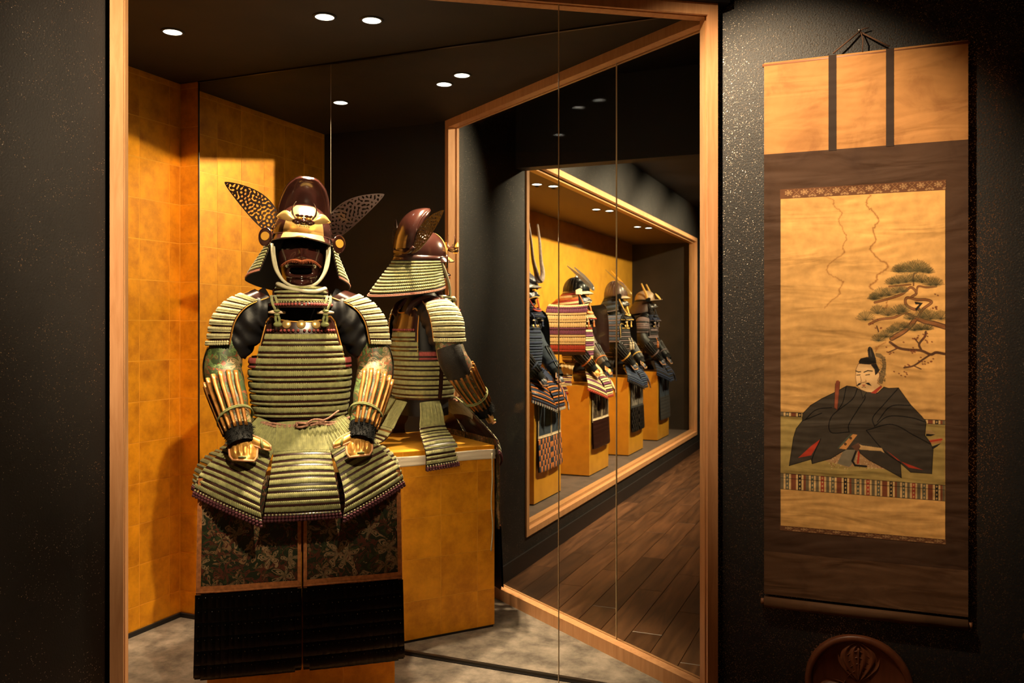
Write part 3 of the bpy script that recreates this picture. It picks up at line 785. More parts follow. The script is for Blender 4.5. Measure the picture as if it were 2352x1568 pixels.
def arm_sheet(path, rad, side):
    """tube surface around a path: u angle (0 = outwards/up), v 0..1"""
    path = catmull(path, 50); L = np.concatenate([[0], np.cumsum(np.linalg.norm(np.diff(path, axis=0), axis=1))]); tot = L[-1]; L /= tot
    T = np.gradient(path, axis=0); T /= np.linalg.norm(T, axis=1)[:, None]
    fwd = np.array([0, -1.0, 0.0])
    A = fwd[None] - T * (T @ fwd)[:, None]; A /= np.linalg.norm(A, axis=1)[:, None]     # forward
    B = np.cross(T, A) * side; 
    if B[10][0] * side < 0: B = -B
    rad = np.interp(np.linspace(0, 1, 50), np.linspace(0, 1, len(rad)), rad)
    def fn(U, V):
        g = lambda M: np.stack([np.interp(V, L, M[:, i]) for i in range(3)], -1)
        ext = np.clip(V - 1, 0, None)[..., None] * tot * T[-1] + np.clip(V, None, 0)[..., None] * tot * T[0]
        r = np.interp(V, L, rad)[..., None]
        return g(path) + ext + r * (np.cos(U)[..., None] * g(B) + np.sin(U)[..., None] * g(A))
    S = Sheet(fn, 1)
    p0 = S(np.array([0.0]), np.array([0.5]))[0]; c0 = path[25]
    n0 = normals(S, np.array([0.0]), np.array([0.5]), 1)[0]
    S.sgn = 1 if np.dot(n0, p0 - c0) > 0 else -1
    S.length = tot
    return S

def sode_sheet(path, rad, side):
    """shoulder guard: level plates wrapped round the arm; u = 0 outwards, pi/2 to the front"""
    path = catmull(path, 50); L = np.concatenate([[0], np.cumsum(np.linalg.norm(np.diff(path, axis=0), axis=1))]); tot = L[-1]; L /= tot
    T = np.gradient(path, axis=0); T /= np.linalg.norm(T, axis=1)[:, None]
    rad = np.interp(np.linspace(0, 1, 50), np.linspace(0, 1, len(rad)), rad)
    tilt = np.radians(np.interp(np.linspace(0, 1, 50), [0, .4, 1], [30, 9, -3]))
    B = np.stack([side * np.cos(tilt), 0 * tilt, np.sin(tilt)], 1); A = np.array([0, -1.0, 0])
    def fn(U, V):
        g = lambda M: np.stack([np.interp(V, L, M[:, i]) for i in range(3)], -1)
        ext = np.clip(V - 1, 0, None)[..., None] * tot * T[-1] + np.clip(V, None, 0)[..., None] * tot * T[0]
        r = np.interp(V, L, rad)[..., None]
        return g(path) + ext + r * (np.cos(U)[..., None] * g(B) + np.sin(U)[..., None] * A)
    S = Sheet(fn, 1)
    n0 = normals(S, np.array([0.0]), np.array([0.6]), 1)[0]
    S.sgn = 1 if n0[0] * side > 0 else -1
    S.length = tot
    return S

def tube_mesh(mb, S, mat, nu=24, nv=20, wrinkle=0.0, v0=0.0, v1=1.0, u0=0, u1=2 * np.pi, bias=0.0):
    U, V = np.meshgrid(np.linspace(u0, u1, nu), np.linspace(v0, v1, nv), indexing='ij')
    d = bias + wrinkle * (np.sin(V * 31 + 2.3 * np.sin(U * 2)) * 0.6 + 0.5 * np.sin(V * 17 + U * 3 + 1))
    d[-1] = d[0]
    mb.grid(S.P(U, V, d), mat, flip=S.sgn < 0)

def leaf_wing(mat, T, L=0.27, W=0.088, th=0.0035, nx=170, ny=64, seed=3, k=300.0):
    """pierced leaf-shaped plate with a solid rim: cells are dropped where the scrollwork opens"""
    r_ = np.random.default_rng(seed)
    x = np.linspace(0, 1, nx + 1); s = np.linspace(-1, 1, ny + 1)
    X, S_ = np.meshgrid(x, s, indexing='ij')
    half = W / 2 * np.clip(np.sin(np.pi * np.clip(X, 0, 1) ** 0.85), 0, None) ** 0.72 * (1 - 0.12 * X) + 0.012 * (1 - X) ** 2
    PX = X * L; PY = S_ * half + 0.02 * np.sin(np.pi * X)
    xc = (PX[:-1, :-1] + PX[1:, 1:]) / 2; yc = (PY[:-1, :-1] + PY[1:, 1:]) / 2
    fld = np.zeros_like(xc)
    for _ in range(26):
        a = r_.random() * 2 * np.pi; kk = k * (0.85 + 0.3 * r_.random())
        fld += np.cos(kk * (xc * np.cos(a) + yc * np.sin(a)) + r_.random() * 6.28)
    fld /= math.sqrt(13)
    hc = (half[:-1, :-1] + half[1:, 1:]) / 2; sc_ = (S_[:-1, :-1] + S_[1:, 1:]) / 2
    rim = (np.abs(sc_) * hc > hc - 0.0045) | (xc < 0.012) | (xc > L - 0.012)
    keep = rim | (fld < 0.50)
    I = np.arange((nx + 1) * (ny + 1)).reshape(nx + 1, ny + 1)
    ii, jj = np.where(keep)
    F = np.stack([I[ii, jj], I[ii + 1, jj], I[ii + 1, jj + 1], I[ii, jj + 1]], 1)
    used = np.unique(F); mp = -np.ones((nx + 1) * (ny + 1), int); mp[used] = np.arange(len(used)); F = mp[F]
    uv = np.stack([PX.ravel()[used], PY.ravel()[used]], 1)
    return uv, F

def build_crescent(mb, c, R0, r0, a0, a1, mat, T, n=18):
    a = np.linspace(a0, a1, n); t = np.linspace(-1, 1, n)
    P = np.stack([R0 * np.cos(a), R0 * np.sin(a)], 1)
    mb.tube(T(P) + np.array(c), r0 * (1.05 - np.abs(t) ** 1.5), mat, 8)

def face_mask(mb, mat, z0, half=0.086, dep=0.100, cy=0.0, mouth=True):
    """lacquered half mask; z0 = chin height; covers chin to below the eyes"""
    nu, nv = 57, 49
    th = np.linspace(-1.35, 1.35, nu); zz = np.linspace(0, 0.150, nv)
    TH, Z = np.meshgrid(th, zz, indexing='ij')
    wd = np.interp(Z, [0, 0.02, 0.05, 0.09, 0.15], [0.040, 0.058, 0.072, half, half])
    dp = np.interp(Z, [0, 0.02, 0.05, 0.09, 0.15], [0.075, 0.088, 0.094, dep, dep - 0.004])
    X = wd * np.sin(TH); Y = cy - dp * np.cos(TH)
    g = lambda x0, zc, sx, sz: np.exp(-((X - x0) / sx) ** 2 - ((Z - zc) / sz) ** 2)
    d = 0.034 * g(0, 0.113, 0.012, 0.012) + 0.022 * g(0, 0.135, 0.009, 0.022) + 0.013 * (g(0.016, 0.110, 0.009, 0.009) + g(-0.016, 0.110, 0.009, 0.009))
    d += 0.012 * (g(0.048, 0.105, 0.020, 0.016) + g(-0.048, 0.105, 0.020, 0.016))
    d -= 0.010 * (g(0.040, 0.150, 0.022, 0.014) + g(-0.040, 0.150, 0.022, 0.014))
    d += 0.013 * g(0, 0.012, 0.020, 0.012) + 0.009 * g(0, 0.044, 0.030, 0.006) + 0.008 * g(0, 0.088, 0.034, 0.006)
    d -= 0.008 * g(0, 0.030, 0.026, 0.005)
    if mouth: d -= 0.040 * np.exp(-(np.abs(X) / 0.037) ** 3.2 - (np.abs(Z - 0.066) / 0.0140) ** 2.6)
    Y = Y - d
    P = np.stack([X, Y, Z + z0], -1)
    mb.grid(P, mat)
    mb.grid(P + np.array([0, 0.004, 0]), mat, flip=True)

def tasset(parent, path, lat, wid, style, org, n, cords=0.36, droop=0.03, q=4, hang=True, split=True, nrow=5):
    S = path_sheet(path, lat, wid, droop)
    mb = MB(); U, V = np.meshgrid(np.linspace(0, 1, n * 4 + 1), np.linspace(0, cords + 0.02, 8), indexing='ij')
    fu = np.linspace(0, n, n * 4 + 1)
    d = 0.0046 * (np.abs(np.sin(np.pi * fu)) ** 0.6)[:, None] + 0.003 * np.sin(fu * 1.7)[:, None] * np.sin(np.pi * V / cords)
    mb.grid(S.P(U, V, d), style['lace'], flip=S.sgn < 0); mb.grid(S.P(U, V, d * 0 - 0.002), style['lace'], flip=S.sgn > 0)
    t = mb.build('tasset', parent, org)
    L = (1 - cords); h = L / (nrow + 0.55)
    mb = MB(); backing(mb, S, 0.0, 1.0, cords, 1.0, style['plate'], 16, 24, 0.003); mb.build('backing', t)
    R_ = style['rows']
    for i in range(nrow):
        v = cords + 0.005 + i * h
        c1, c2 = R_[i % len(R_)]
        lame(t, S, 0.0, 1.0, [(v + 0.10 * h, v + 0.35 * h, 'rope', c2, 0.0038), (v + 0.54 * h, v + 0.88 * h, 'cords', c1, 0.0032)], n, None, style['plate'], split, q)
    v = cords + 0.005 + nrow * h
    rows = [(v, v + 0.14 * h, 'beads', style['bead'], 0.0036), (v + 0.17 * h, v + 0.37 * h, 'beads', style['hem'], 0.0064), (v + 0.38 * h, v + 0.56 * h, 'beads', style['hem'], 0.0064)]
    lame(t, S, 0.0, 1.0, rows, max(6, int(n * 0.60)), None, style['hem_plate'], split, q, 'hem_lame')
    return t

def make_armor(name, style, loc, rz):
    """seated suit of armor; z measured from the floor, local -Y is its front, root on the pedestal top"""
    ZB = 0.862
    O = (0, 0, ZB); st = style; q = st.get('q', 4); split = st.get('split', True); den = st.get('den', 1.0)
    root = empty(name, (*loc, ZB + st.get('lift', 0.0)), rz)
    MB.ORG = O
    # ---- black garment worn underneath
    mb = MB()
    body = torso_sheet([(0.985, .15, .115), (1.06, .150, .115), (1.20, .165, .125), (1.32, .150, .12), (1.42, .150, .11), (1.50, .135, .095), (1.545, .075, .07), (1.62, .055, .06), (1.70, .05, .055)])
    U, V = np.meshgrid(np.linspace(0, 2 * np.pi, 33), np.linspace(0.985, 1.70, 20), indexing='ij')
    mb.grid(body(U, V), 'satin_black'); mb.ball((0, 0.015, 1.69), (0.078, 0.085, 0.095), 'satin_black', 18, 12)
    for s in (-1, 1):
        A = arm_sheet([(s * .10, .0, 1.49), (s * .18, -.005, 1.45), (s * .222, -.005, 1.37), (s * .250, -.010, 1.31)], [.075, .082, .068, .05], s)
        tube_mesh(mb, A, 'satin_black', 32, 44, 0.0055)
    mb.build('garment', root, O)
    # ---- cuirass
    tors = torso_sheet([(1.02, .168, .128), (1.06, .170, .132), (1.12, .182, .142), (1.22, .192, .150), (1.28, .190, .148), (1.34, .176, .142), (1.40, .158, .130), (1.46, .140, .112)])
    mb = MB(); U, V = np.meshgrid(np.linspace(-np.pi, np.pi, 49), np.linspace(1.065, 1.30, 12), indexing='ij')
    mb.grid(tors.P(U, V, 0 * U - 0.002), st['plate']); mb.grid(tors.P(U, V, 0 * U - 0.006), st['plate'], flip=True)
    def upper(a0, a1, ztop, dip):
        U, V = np.meshgrid(np.linspace(a0, a1, 33), np.linspace(0, 1, 10), indexing='ij')
        c = (a0 + a1) / 2; e = np.abs((U - c) / ((a1 - a0) / 2))
        Zt = ztop - dip * np.clip(1 - e ** 2 * 1.6, 0, 1) - 0.02 * np.clip(e - 0.85, 0, 1) / 0.15
        Z = 1.285 + (Zt - 1.285) * V
        return tors.P(U, Z, 0 * U - 0.001), tors.P(U, Z, 0 * U - 0.006)
    for (a0, a1, zt, dip) in ((-0.98, 0.98, 1.452, 0.022), (np.pi - 0.95, np.pi + 0.95, 1.50, 0.02)):
        A, B = upper(a0, a1, zt, dip); mb.grid(A, st['chest']); mb.grid(B, st['chest'], flip=True)
        mb.tube(A[:, -1], 0.0035, st['rim'], 6); mb.tube(A[0], 0.0032, st['rim'], 6); mb.tube(A[-1], 0.0032, st['rim'], 6)
    cu = mb.build('cuirass', root, O)
    P_ = 0.0455; R_ = st['crows']
    for i in range(7):
        zt = 1.384 - P_ * i
        c1, c2 = R_[i % len(R_)]
        rows = lambda w1, w2: [(zt - .0185, zt, 'cords', w1, 0.0036), (zt - .0370, zt - .0275, 'rope', w2, 0.0040)]
        if i < 2:
            w = (0.86, 0.98)[i]
            for c in (0.0, np.pi): lame(cu, tors, c - w, c + w, rows(c1, c2), 54 * den, None, st['plate'], split, q)
        elif i == 2 and st.get('side') is not None:
            for (a, b_, m1, nn) in ((-0.98, 0.98, None, 58), (0.99, 2.14, st['side'], 34), (2.16, 2 * np.pi - 2.16, None, 58), (-2.14, -0.99, st['side'], 34)):
                lame(cu, tors, a, b_, rows(m1 or c1, m1 or c2), nn * den, None, st['plate'], split, q)
        else:
            lame(cu, tors, 1.50 - 2 * np.pi + 0.06, 1.44, rows(c1, c2), 190 * den, None, st['plate'], split, q)
    # red knots under the chest plate
    for c in (0.0, np.pi):
        mb = MB(); band(mb, tors, c - 0.84, c + 0.84, 1.391, 1.403, 'beads', 18, st['knots'], 0.002, 0.0058); mb.build('knot_row', cu)
    for a in (-0.30, 0.0, 0.30):
        c = tors.P(np.array([a]), np.array([1.421]), np.array([0.001]))[0]; n_ = normals(tors, np.array([a]), np.array([1.421]), 1)[0]
        rot = np.array(Vector(n_).to_track_quat('Z', 'Y').to_matrix())
        mb = MB(); mb.lathe([(0.0168, 0), (0.0160, 0.0016), (0.0001, 0.0020)], 'gold_foil', 20, T=lambda P: P @ rot.T + c); mb.build('gold_stud', cu)
    # shoulder straps with toggles
    for s in (-1, 1):
        mb = MB()
        pts = catmull([(s * .085, -.118, 1.440), (s * .092, -.105, 1.485), (s * .098, -.05, 1.535), (s * .098, .02, 1.548), (s * .095, .09, 1.52), (s * .085, .118, 1.47)], 26)
        mb.tube(pts, 0.016, st['chest'], 10, flat=0.45); o = mb.build('shoulder_strap', cu)
        mb = MB(); mb.tube([(s * .088 - .030, -.134, 1.464), (s * .088 - .016, -.139, 1.466), (s * .088 + .016, -.139, 1.466), (s * .088 + .030, -.134, 1.464)], [0.004, 0.0068, 0.0068, 0.004], 'leather_cream', 10); mb.build('toggle', cu)
        mb = MB(); mb.ball((s * .088, -.143, 1.470), (.013, .009, .006), st['cord'], 10, 6); mb.ball((s * .088, -.143, 1.456), (.011, .008, .005), st['cord'], 10, 6)
        for dx in (-.007, .007):
            mb.tube(catmull([(s * .088 + dx * .6, -.142, 1.452), (s * .086 + dx, -.144, 1.438), (s * .085 + dx * .6, -.142, 1.425)], 8), 0.005, st['cord'], 7)
        mb.ball((s * .085, -.146, 1.420), (.017, .009, .010), st['cord'], 10, 6)
        for dx in (-.006, .006):
            mb.tube(catmull([(s * .088 + dx, -.138, 1.475), (s * .096 + dx * 1.5, -.135, 1.500), (s * .102 + dx, -.115, 1.527)], 8), 0.005, st['lace'], 7)
        mb.build('toggle_cord', cu)
    # ---- throat guard
    thr = torso_sheet([(1.470, .125, .200), (1.50, .118, .180), (1.53, .106, .160), (1.565, .094, .140), (1.60, .080, .115)])
    mb = MB(); U, V = np.meshgrid(np.linspace(-1.25, 1.25, 31), np.linspace(1.484, 1.568, 8), indexing='ij')
    mb.grid(thr.P(U, V, 0 * U - .002), st['plate']); mb.grid(thr.P(U, V, 0 * U - .005), st['plate'], flip=True)
    tg = mb.build('throat_guard', root, O)
    for i in range(4):
        zt = 1.562 - 0.0160 * i
        lame(tg, thr, -1.22 - .02 * i, 1.22 + .02 * i, [(zt - .0085, zt, 'rope', st['lace'], .0042)], (46 + 3 * i) * den, None, st['plate'], split, q)
    lame(tg, thr, -1.28, 1.28, [(1.4985, 1.5045, 'beads', st['lace'], .0034), (1.487, 1.498, 'beads', st['knots'], .0058)], 28, None, st['plate'], split, q, 'hem_lame')
    # ---- shoulder guards
    for s in (-1, 1):
        if st.get('sode', 'round') == 'round':
            S = sode_sheet([(s * .118, -.002, 1.526), (s * .198, -.006, 1.490), (s * .243, -.010, 1.432), (s * .263, -.012, 1.345)], [.060, .080, .084, .080], s)
            mb = MB(); backing(mb, S, -1.30, 1.62, 0.0, 1.0, st['chest'], 20, 20, 0.003); g_ = mb.build('shoulder_guard', root, O)
            sl = st.get('sode_lace', st['lace'])
            nr = 8; v0 = 0.16; hh = (0.93 - v0) / nr
            U1 = np.linspace(-1.27, 1.27, 24)
            for uu in (-1.32, 1.64):
                mb = MB(); vv = np.linspace(0.0, 1.0, 24); mb.tube(S.P(np.full(24, uu), vv, np.zeros(24)), 0.003, st['rim'], 6); mb.build('leather_edge', g_)
            for i in range(nr):
                v = v0 + i * hh; c_ = sl[i % len(sl)] if isinstance(sl, (list, tuple)) else sl
                lame(g_, S, -1.27, 1.58, [(v + .02 * hh, v + .48 * hh, 'cords', c_, .0040), (v + .54 * hh, v + .76 * hh, 'rope', c_, .0038)], 38 * den, None, st['plate'], split, q)
            sl0 = sl[0] if isinstance(sl, (list, tuple)) else sl
            lame(g_, S, -1.27, 1.58, [(.940, .965, 'beads', sl0, .0055), (.970, .995, 'beads', sl0, .0055)], 26 * den, None, st['plate'], split, q, 'hem_lame')
        else:
            wd = st.get('sode_w', 0.30); ZS = st.get('sode_z', (1.545, 1.225))
            S = path_sheet([(s * .215, .0, ZS[0]), (s * .300, .0, ZS[0] - .035), (s * .352, 0, ZS[0] * .66 + ZS[1] * .34), (s * .370, 0, ZS[0] * .33 + ZS[1] * .67), (s * .378, 0, ZS[1])], (0, -s * 1.0, 0.0), [wd * .95, wd, wd], 0.04)
            n0 = normals(S, np.array([.5]), np.array([.5]), S.sgn)[0]
            if n0[0] * s < 0: S.sgn = -S.sgn
            mb = MB(); backing(mb, S, 0, 1, 0, 1, st['plate'], 12, 20, .004); g_ = mb.build('shoulder_guard', root, O)
            rows = st['board']; h_ = 0.90 / len(rows)
            for i, (c1, c2) in enumerate(rows):
                v = 0.06 + i * h_
                lame(g_, S, 0, 1, [(v + .04 * h_, v + .60 * h_, 'cords', c1, .004), (v + .66 * h_, v + .92 * h_, 'rope', c2, .0042)], 34 * den, None, st['plate'], split, q)
    # ---- sleeves
    for s in (-1, 1):
        A = arm_sheet([(s * .238, .0, 1.40), (s * .272, -.012, 1.33), (s * .284, -.030, 1.265), (s * .272, -.075, 1.20), (s * .248, -.135, 1.125), (s * .226, -.195, 1.055), (s * .215, -.225, 1.015)], [.055, .062, .070, .068, .060, .050, .042], s)
        mb = MB(); tube_mesh(mb, A, st['sleeve'], 30, 46, 0.0022); sv = mb.build('sleeve', root, O)
        # mail over the elbow
        mb = MB(); tube_mesh(mb, A, 'mail_black', 16, 12, 0.0015, 0.20, 0.48, -1.5, 0.40, 0.004); mb.build('mail_patch', sv)
        if st.get('splints', True):
            for k in range(10):
                u = -1.15 + 3.45 * k / 9
                vv = np.linspace(0.46, 0.95, 12); c = A.P(np.full(12, u), vv, np.full(12, 0.0045))
                mb = MB(); mb.tube(c, np.linspace(.0088, .0062, 12), st['splint'], 8, flat=0.42); mb.build('splint', sv)
        mb = MB()
        for vq, dq in ((0.80, 0.007), (0.815, 0.010)):
            U = np.linspace(0, 2 * np.pi, 28, endpoint=False); mb.tube(A.P(U, vq + 0.015 * np.cos(U), np.full(28, dq)), 0.0032, st['cord'], 6, closed=True)
        mb.build('wrist_cord', sv)
        # fur cuff
        W0 = A(np.array([0.0, np.pi]), np.array([1.0, 1.0])).mean(0)
        mb = MB(); tube_mesh(mb, A, 'black_fur', 22, 6, 0.003, 0.92, 1.06, bias=0.003)
        for _ in range(260 if den >= 1 else 0):
            uu, v_ = rng.random(2) * np.array([6.28, .16]) + np.array([0, .91]); p_ = A.P(np.array([uu]), np.array([v_]), np.array([.003]))[0]; n_ = normals(A, np.array([uu]), np.array([v_]), A.sgn)[0]
            mb.tube([p_, p_ + n_ * .006 + rng.normal(0, .004, 3)], [.0016, .0003], 'black_fur', 3)
        mb.build('cuff', sv)
        # hand guard: curved plate with four embossed knuckles and a thumb plate
        hw = W0 + np.array([-s * .006, -.006, -.004])
        ax = np.array([-s * .93, -.20, -.05]); ax /= np.linalg.norm(ax)         # towards the thumb
        dn = np.array([-s * .30, -.60, -.74]); dn -= ax * np.dot(dn, ax) * 0.6; dn /= np.linalg.norm(dn)         # towards the fingers
        up = np.cross(ax, dn);
        if up[1] > 0: up = -up
        def HT(P, d=0.0): P = np.asarray(P, float); return hw + P[..., :1] * ax + P[..., 1:2] * dn + (np.asarray(d))[..., None] * up if not np.isscalar(d) else hw + P[..., :1] * ax + P[..., 1:2] * dn + d * up
        nu_, nv_ = 45, 27
        a = np.linspace(-1, 1, nu_); t_ = np.linspace(0, 1, nv_)
        Aa, Tt = np.meshgrid(a, t_, indexing='ij')
        wdt = np.interp(Tt, [0, .35, .8, 1], [.047, .050, .047, .036])
        X = Aa * wdt + .004; Y = 0.008 + Tt * .082 - .010 * Aa ** 2 * Tt
        dome = 0.016 - 0.020 * Aa ** 2 - 0.010 * (Tt - .4) ** 2
        kn = np.zeros_like(X)
        for kx in (-.62, -.21, .21, .62): kn += np.exp(-((Aa - kx) / .13) ** 4 - ((Tt - .50) / .24) ** 4)
        D = dome + 0.0055 * kn
        mb = MB(); Pp = HT(np.stack([X, Y], -1), D); mb.grid(Pp, st['hand']); mb.grid(HT(np.stack([X, Y], -1), D - .003), st['hand'], flip=True)
        hg = mb.build('hand_guard', sv)
        mb = MB(); rimp = np.concatenate([Pp[:, -1], Pp[::-1, :][-1:, ::-1][0][:0], ]); mb.tube(np.concatenate([Pp[0, ::1], Pp[1:, -1], Pp[-1, ::-1][1:]]), 0.0042, 'piping', 8); mb.build('piping', hg)
        mb = MB(); 
        tl_ = np.linspace(0, 1, 14); aa = np.linspace(-1, 1, 9); Tm, Am = np.meshgrid(tl_, aa, indexing='ij')
        hwid = .0175 * np.sqrt(np.clip(1 - (Tm * .97) ** 3.2, 0, 1)) + .002
        X = .038 + Tm * .062; Y = .002 + .022 * Tm + Am * hwid; D = .008 - .010 * Am ** 2 - .012 * Tm ** 2 + .004
        Pt = HT(np.stack([X, Y], -1), D); mb.grid(Pt, st['hand']); mb.grid(HT(np.stack([X, Y], -1), D - .003), st['hand'], flip=True)
        mb.tube(np.concatenate([Pt[:, 0], Pt[-1, 1:], Pt[::-1, -1][1:]]), 0.0036, 'piping', 7); mb.build('thumb_plate', hg)
        mb = MB(); mb.tube(HT(np.array([[.070, .002], [.073, .020], [.074, .036]]), np.array([.010, .016, .008])), 0.0045, st['cord'], 7); mb.build('thumb_loop', hg); mb = MB(); mb.tube(HT(np.array([[-.008, .080], [.004, .080], [.016, .078]]), np.array([.014, .020, .014])), 0.0045, st['cord'], 7); mb.build('finger_loop', hg)
    # ---- tassets
    n0 = 30 * den
    TS = dict(st); SXK = st.get('side_x', 0.925)
    kw = dict(q=q, split=split)
    c = tasset(root, [(0, -.150, 1.062), (0, -.195, 1.005), (0, -.235, .955), (0, -.300, .885), (0, -.330, .81), (0, -.335, .735)], (1, 0, 0), [.18, .195, .23, .272], TS, O, int(38 * den), 0.30, 0.045, **kw)
    for s in (-1, 1):
        if st.get('front_only'): break
        tasset(root, [(s * .115, -.128, 1.060), (s * .150, -.180, 1.005), (s * .190, -.215, .955), (s * .230, -.256, .895), (s * .254, -.290, .840), (s * .260, -.300, .772)], (0.80, s * 0.44, s * 0.33), [.10, .16, .235, .29], TS, O, int(38 * den), 0.30, 0.045, **kw)
        tasset(root, [(s * .172, .035, 1.058), (s * .230, .05, 1.00), (s * .285 * SXK, .06, .945), (s * .355 * SXK, .065, .905), (s * .395 * SXK, .055, .85), (s * .402 * SXK, .05, .775)], (0.36, s * 0.93, 0), [.13, .16, .20, .23], TS, O, int(24 * den), 0.34, 0.03, **kw)
    tasset(root, [(0.07, .140, 1.058), (0.085, .19, .99), (0.10, .23, .93), (.105, .265, .898), (.11, .30, .884), (.115, .335, .882)], (-1, 0, 0), [.13, .14, .16, .17], TS, O, int(22 * den), 0.5, 0.02, nrow=2, **kw)
    tasset(root, [(-.10, .130, 1.058), (-.115, .18, .99), (-.13, .22, .93), (-.135, .26, .898), (-.14, .295, .884), (-.145, .33, .882)], (-1, 0, 0), [.13, .14, .16, .17], TS, O, int(22 * den), 0.5, 0.02, nrow=2, **kw)
    # ---- waist cord
    mb = MB()
    pts = tors.P(np.linspace(-0.86, 1.1, 40), 1.068 - 0.014 * np.cos(np.linspace(-1.2, 1.5, 40)) + 0.004 * np.sin(np.linspace(0, 14, 40)), np.full(40, 0.030)); mb.tube(pts, 0.0048, st['waist'], 7)
    pts = tors.P(np.linspace(-0.8, 1.0, 40), 1.060 - 0.012 * np.cos(np.linspace(-1.2, 1.5, 40)) + 0.004 * np.cos(np.linspace(0, 12, 40)), np.full(40, 0.034)); mb.tube(pts, 0.0048, st['waist'], 7)
    kc = np.array([-.005, -.178, 1.051])
    a = np.linspace(0, 4 * np.pi, 40); mb.tube(kc + np.stack([.020 * np.cos(a) + .008 * np.cos(2 * a), .006 * np.sin(1.5 * a), .008 * np.sin(a)], 1), 0.0042, st['waist'], 7)
    lp = catmull([(.015, -.182, 1.055), (.045, -.184, 1.070), (.080, -.178, 1.062), (.03, -.186, 1.048)], 16); mb.tube(lp, 0.004, st['waist'], 7)
    mb.tube(catmull([(.06, -.182, 1.060), (.095, -.175, 1.072), (.125, -.165, 1.092), (.135, -.160, 1.098)], 12), 0.0038, st['waist'], 7)
    mb.build('waist_cord', root, O)
    # ---- thigh guard apron
    ap = empty('thigh_guard', (0, 0, 0), 0, root)
    yF = -0.248
    for s in (-1, 1):
        nx, nz = 28, 30
        U, V = np.meshgrid(np.linspace(0, 1, nx), np.linspace(0, 1, nz), indexing='ij')
        x0, x1 = 0.004, st.get('ap_w', 0.355)
        def AP(U, V, off=0.0):
            U = np.asarray(U, float); V = np.asarray(V, float)
            X = s * (x0 + (x1 + 0.012 * V - x0) * U); Z = 0.880 - V * st.get('ap_h', 0.695)
            Y = yF + 0.010 * U ** 2 * 1.0 - 0.004 * np.sin(U * 9 + V * 3) * (1 - V) - off + 0.03 * np.clip(.25 - V, 0, 1)
            return np.stack([X, Y, Z], -1)
        mb = MB(); P = AP(U, V * 0.60); mb.grid(P, st['apron'], flip=s < 0); mb.grid(P + np.array([0, .003, 0]), st['apron'], flip=s > 0)
        cl = mb.build('apron_cloth', ap, O)
        mb = MB()
        for (ua, ub, va, vb) in ((0.0, 0.035, 0.0, 0.60), (0.955, 1.0, 0.0, 0.60), (0.035, 0.955, 0.545, 0.575)):
            U2, V2 = np.meshgrid(np.linspace(ua, ub, 14), np.linspace(va, vb, 14), indexing='ij'); mb.grid(AP(U2, V2, 0.0022), st['trim'], flip=s < 0)
        u_ = np.linspace(0.0, 1.0, 16); mb.tube(AP(u_, np.full(16, .575), .003), 0.0035, st['trim'], 6)
        mb.build('apron_trim', ap, O)
        for i in range(6):
            va = 0.585 + i * 0.070; vb = va + 0.076
            mb = MB(); npl = 16
            for k in range(npl):
                ua, ub = k / npl - .004, (k + 1) / npl + .006
                if i == 5 and k in (0, npl - 1): vb2 = vb - .014
                else: vb2 = vb
                U2, V2 = np.meshgrid(np.linspace(ua, ub, 4), np.array([va, va + .008, vb2 - .008, vb2]), indexing='ij')
                d = 0.006 + 0.0025 * np.array([.3, 1, 1, .3])[:, None] * np.array([.2, 1, 1.2, .4])[None] + 0.0012 * (k % 2) + 0.0015 * i
                mb.grid(AP(U2, V2, d), st['aplate'][(k // 2 + i) % len(st['aplate'])] if len(st['aplate']) > 1 else st['aplate'][0], flip=s < 0)
                if den >= 1 and i < 6: mb.ball(AP(np.array([(ua + ub) / 2]), np.array([va + .016]), 0.0098 + 0.0015 * i)[0], 0.0024, 'stud_metal', 5, 3)
            Pb = AP(*np.meshgrid(np.linspace(0, 1, 12), np.array([va, vb]), indexing='ij'), .002); mb.grid(Pb, st['aplate'][0], flip=s > 0)
            mb.build('plate_row', ap, O)
    # ---- helmet
    MB.ORG = (0, 0, 0); make_helmet(root, st, O); MB.ORG = O
    # ---- mask
    mb = MB(); face_mask(mb, st['mask'], 1.556, cy=-0.012); fm = mb.build('face_mask', root, O)
    mb = MB()
    for s in (-1, 1):
        if st.get('beard', True):
            pts = catmull([(0, -.134, 1.655), (s * .024, -.132, 1.660), (s * .050, -.112, 1.655), (s * .074, -.075, 1.640)], 14)
            mb.tube(pts, np.linspace(.0078, .0035, 14) * (1 + .25 * rng.random(14)), st['beard_mat'], 7, flat=0.7)
            for _ in range(90 if den >= 1 else 24):
                i = rng.integers(0, 13); p_ = pts[i] + rng.normal(0, .002, 3); e_ = p_ + np.array([s * rng.random() * .010, -.004 * rng.random(), -.004 - .006 * rng.random()])
                mb.tube([p_, e_], .0006, st['beard_mat'], 3)
    if mb.v: mb.build('moustache', fm)
    mb = MB(); mb.ball((0, -.083, 1.622), (.042, .016, .016), 'shade_black', 12, 8); mb.build('mouth_shade', fm)  # black ball paints the shade inside the open mouth
    # ---- chin cord
    mb = MB()
    cc = st['chin']
    for s in (-1, 1):
        mb.tube(catmull([(s * .106, -.055, 1.725), (s * .104, -.076, 1.68), (s * .092, -.100, 1.625), (s * .060, -.122, 1.578), (s * .015, -.135, 1.555), (0, -.136, 1.554)], 26), 0.0060, cc, 8)
        mb.tube(catmull([(s * .099, -.050, 1.715), (s * .095, -.080, 1.67), (s * .081, -.104, 1.612), (s * .050, -.125, 1.571), (0, -.138, 1.558)], 22), 0.0045, cc, 8)
    mb.tube(catmull([(-.085, -.10, 1.572), (-.05, -.135, 1.556), (.0, -.152, 1.545), (.05, -.148, 1.543), (.088, -.125, 1.555)], 20), np.array([.012] * 4 + [.010] * 6 + [.0115] * 10), cc, 9, flat=0.7)
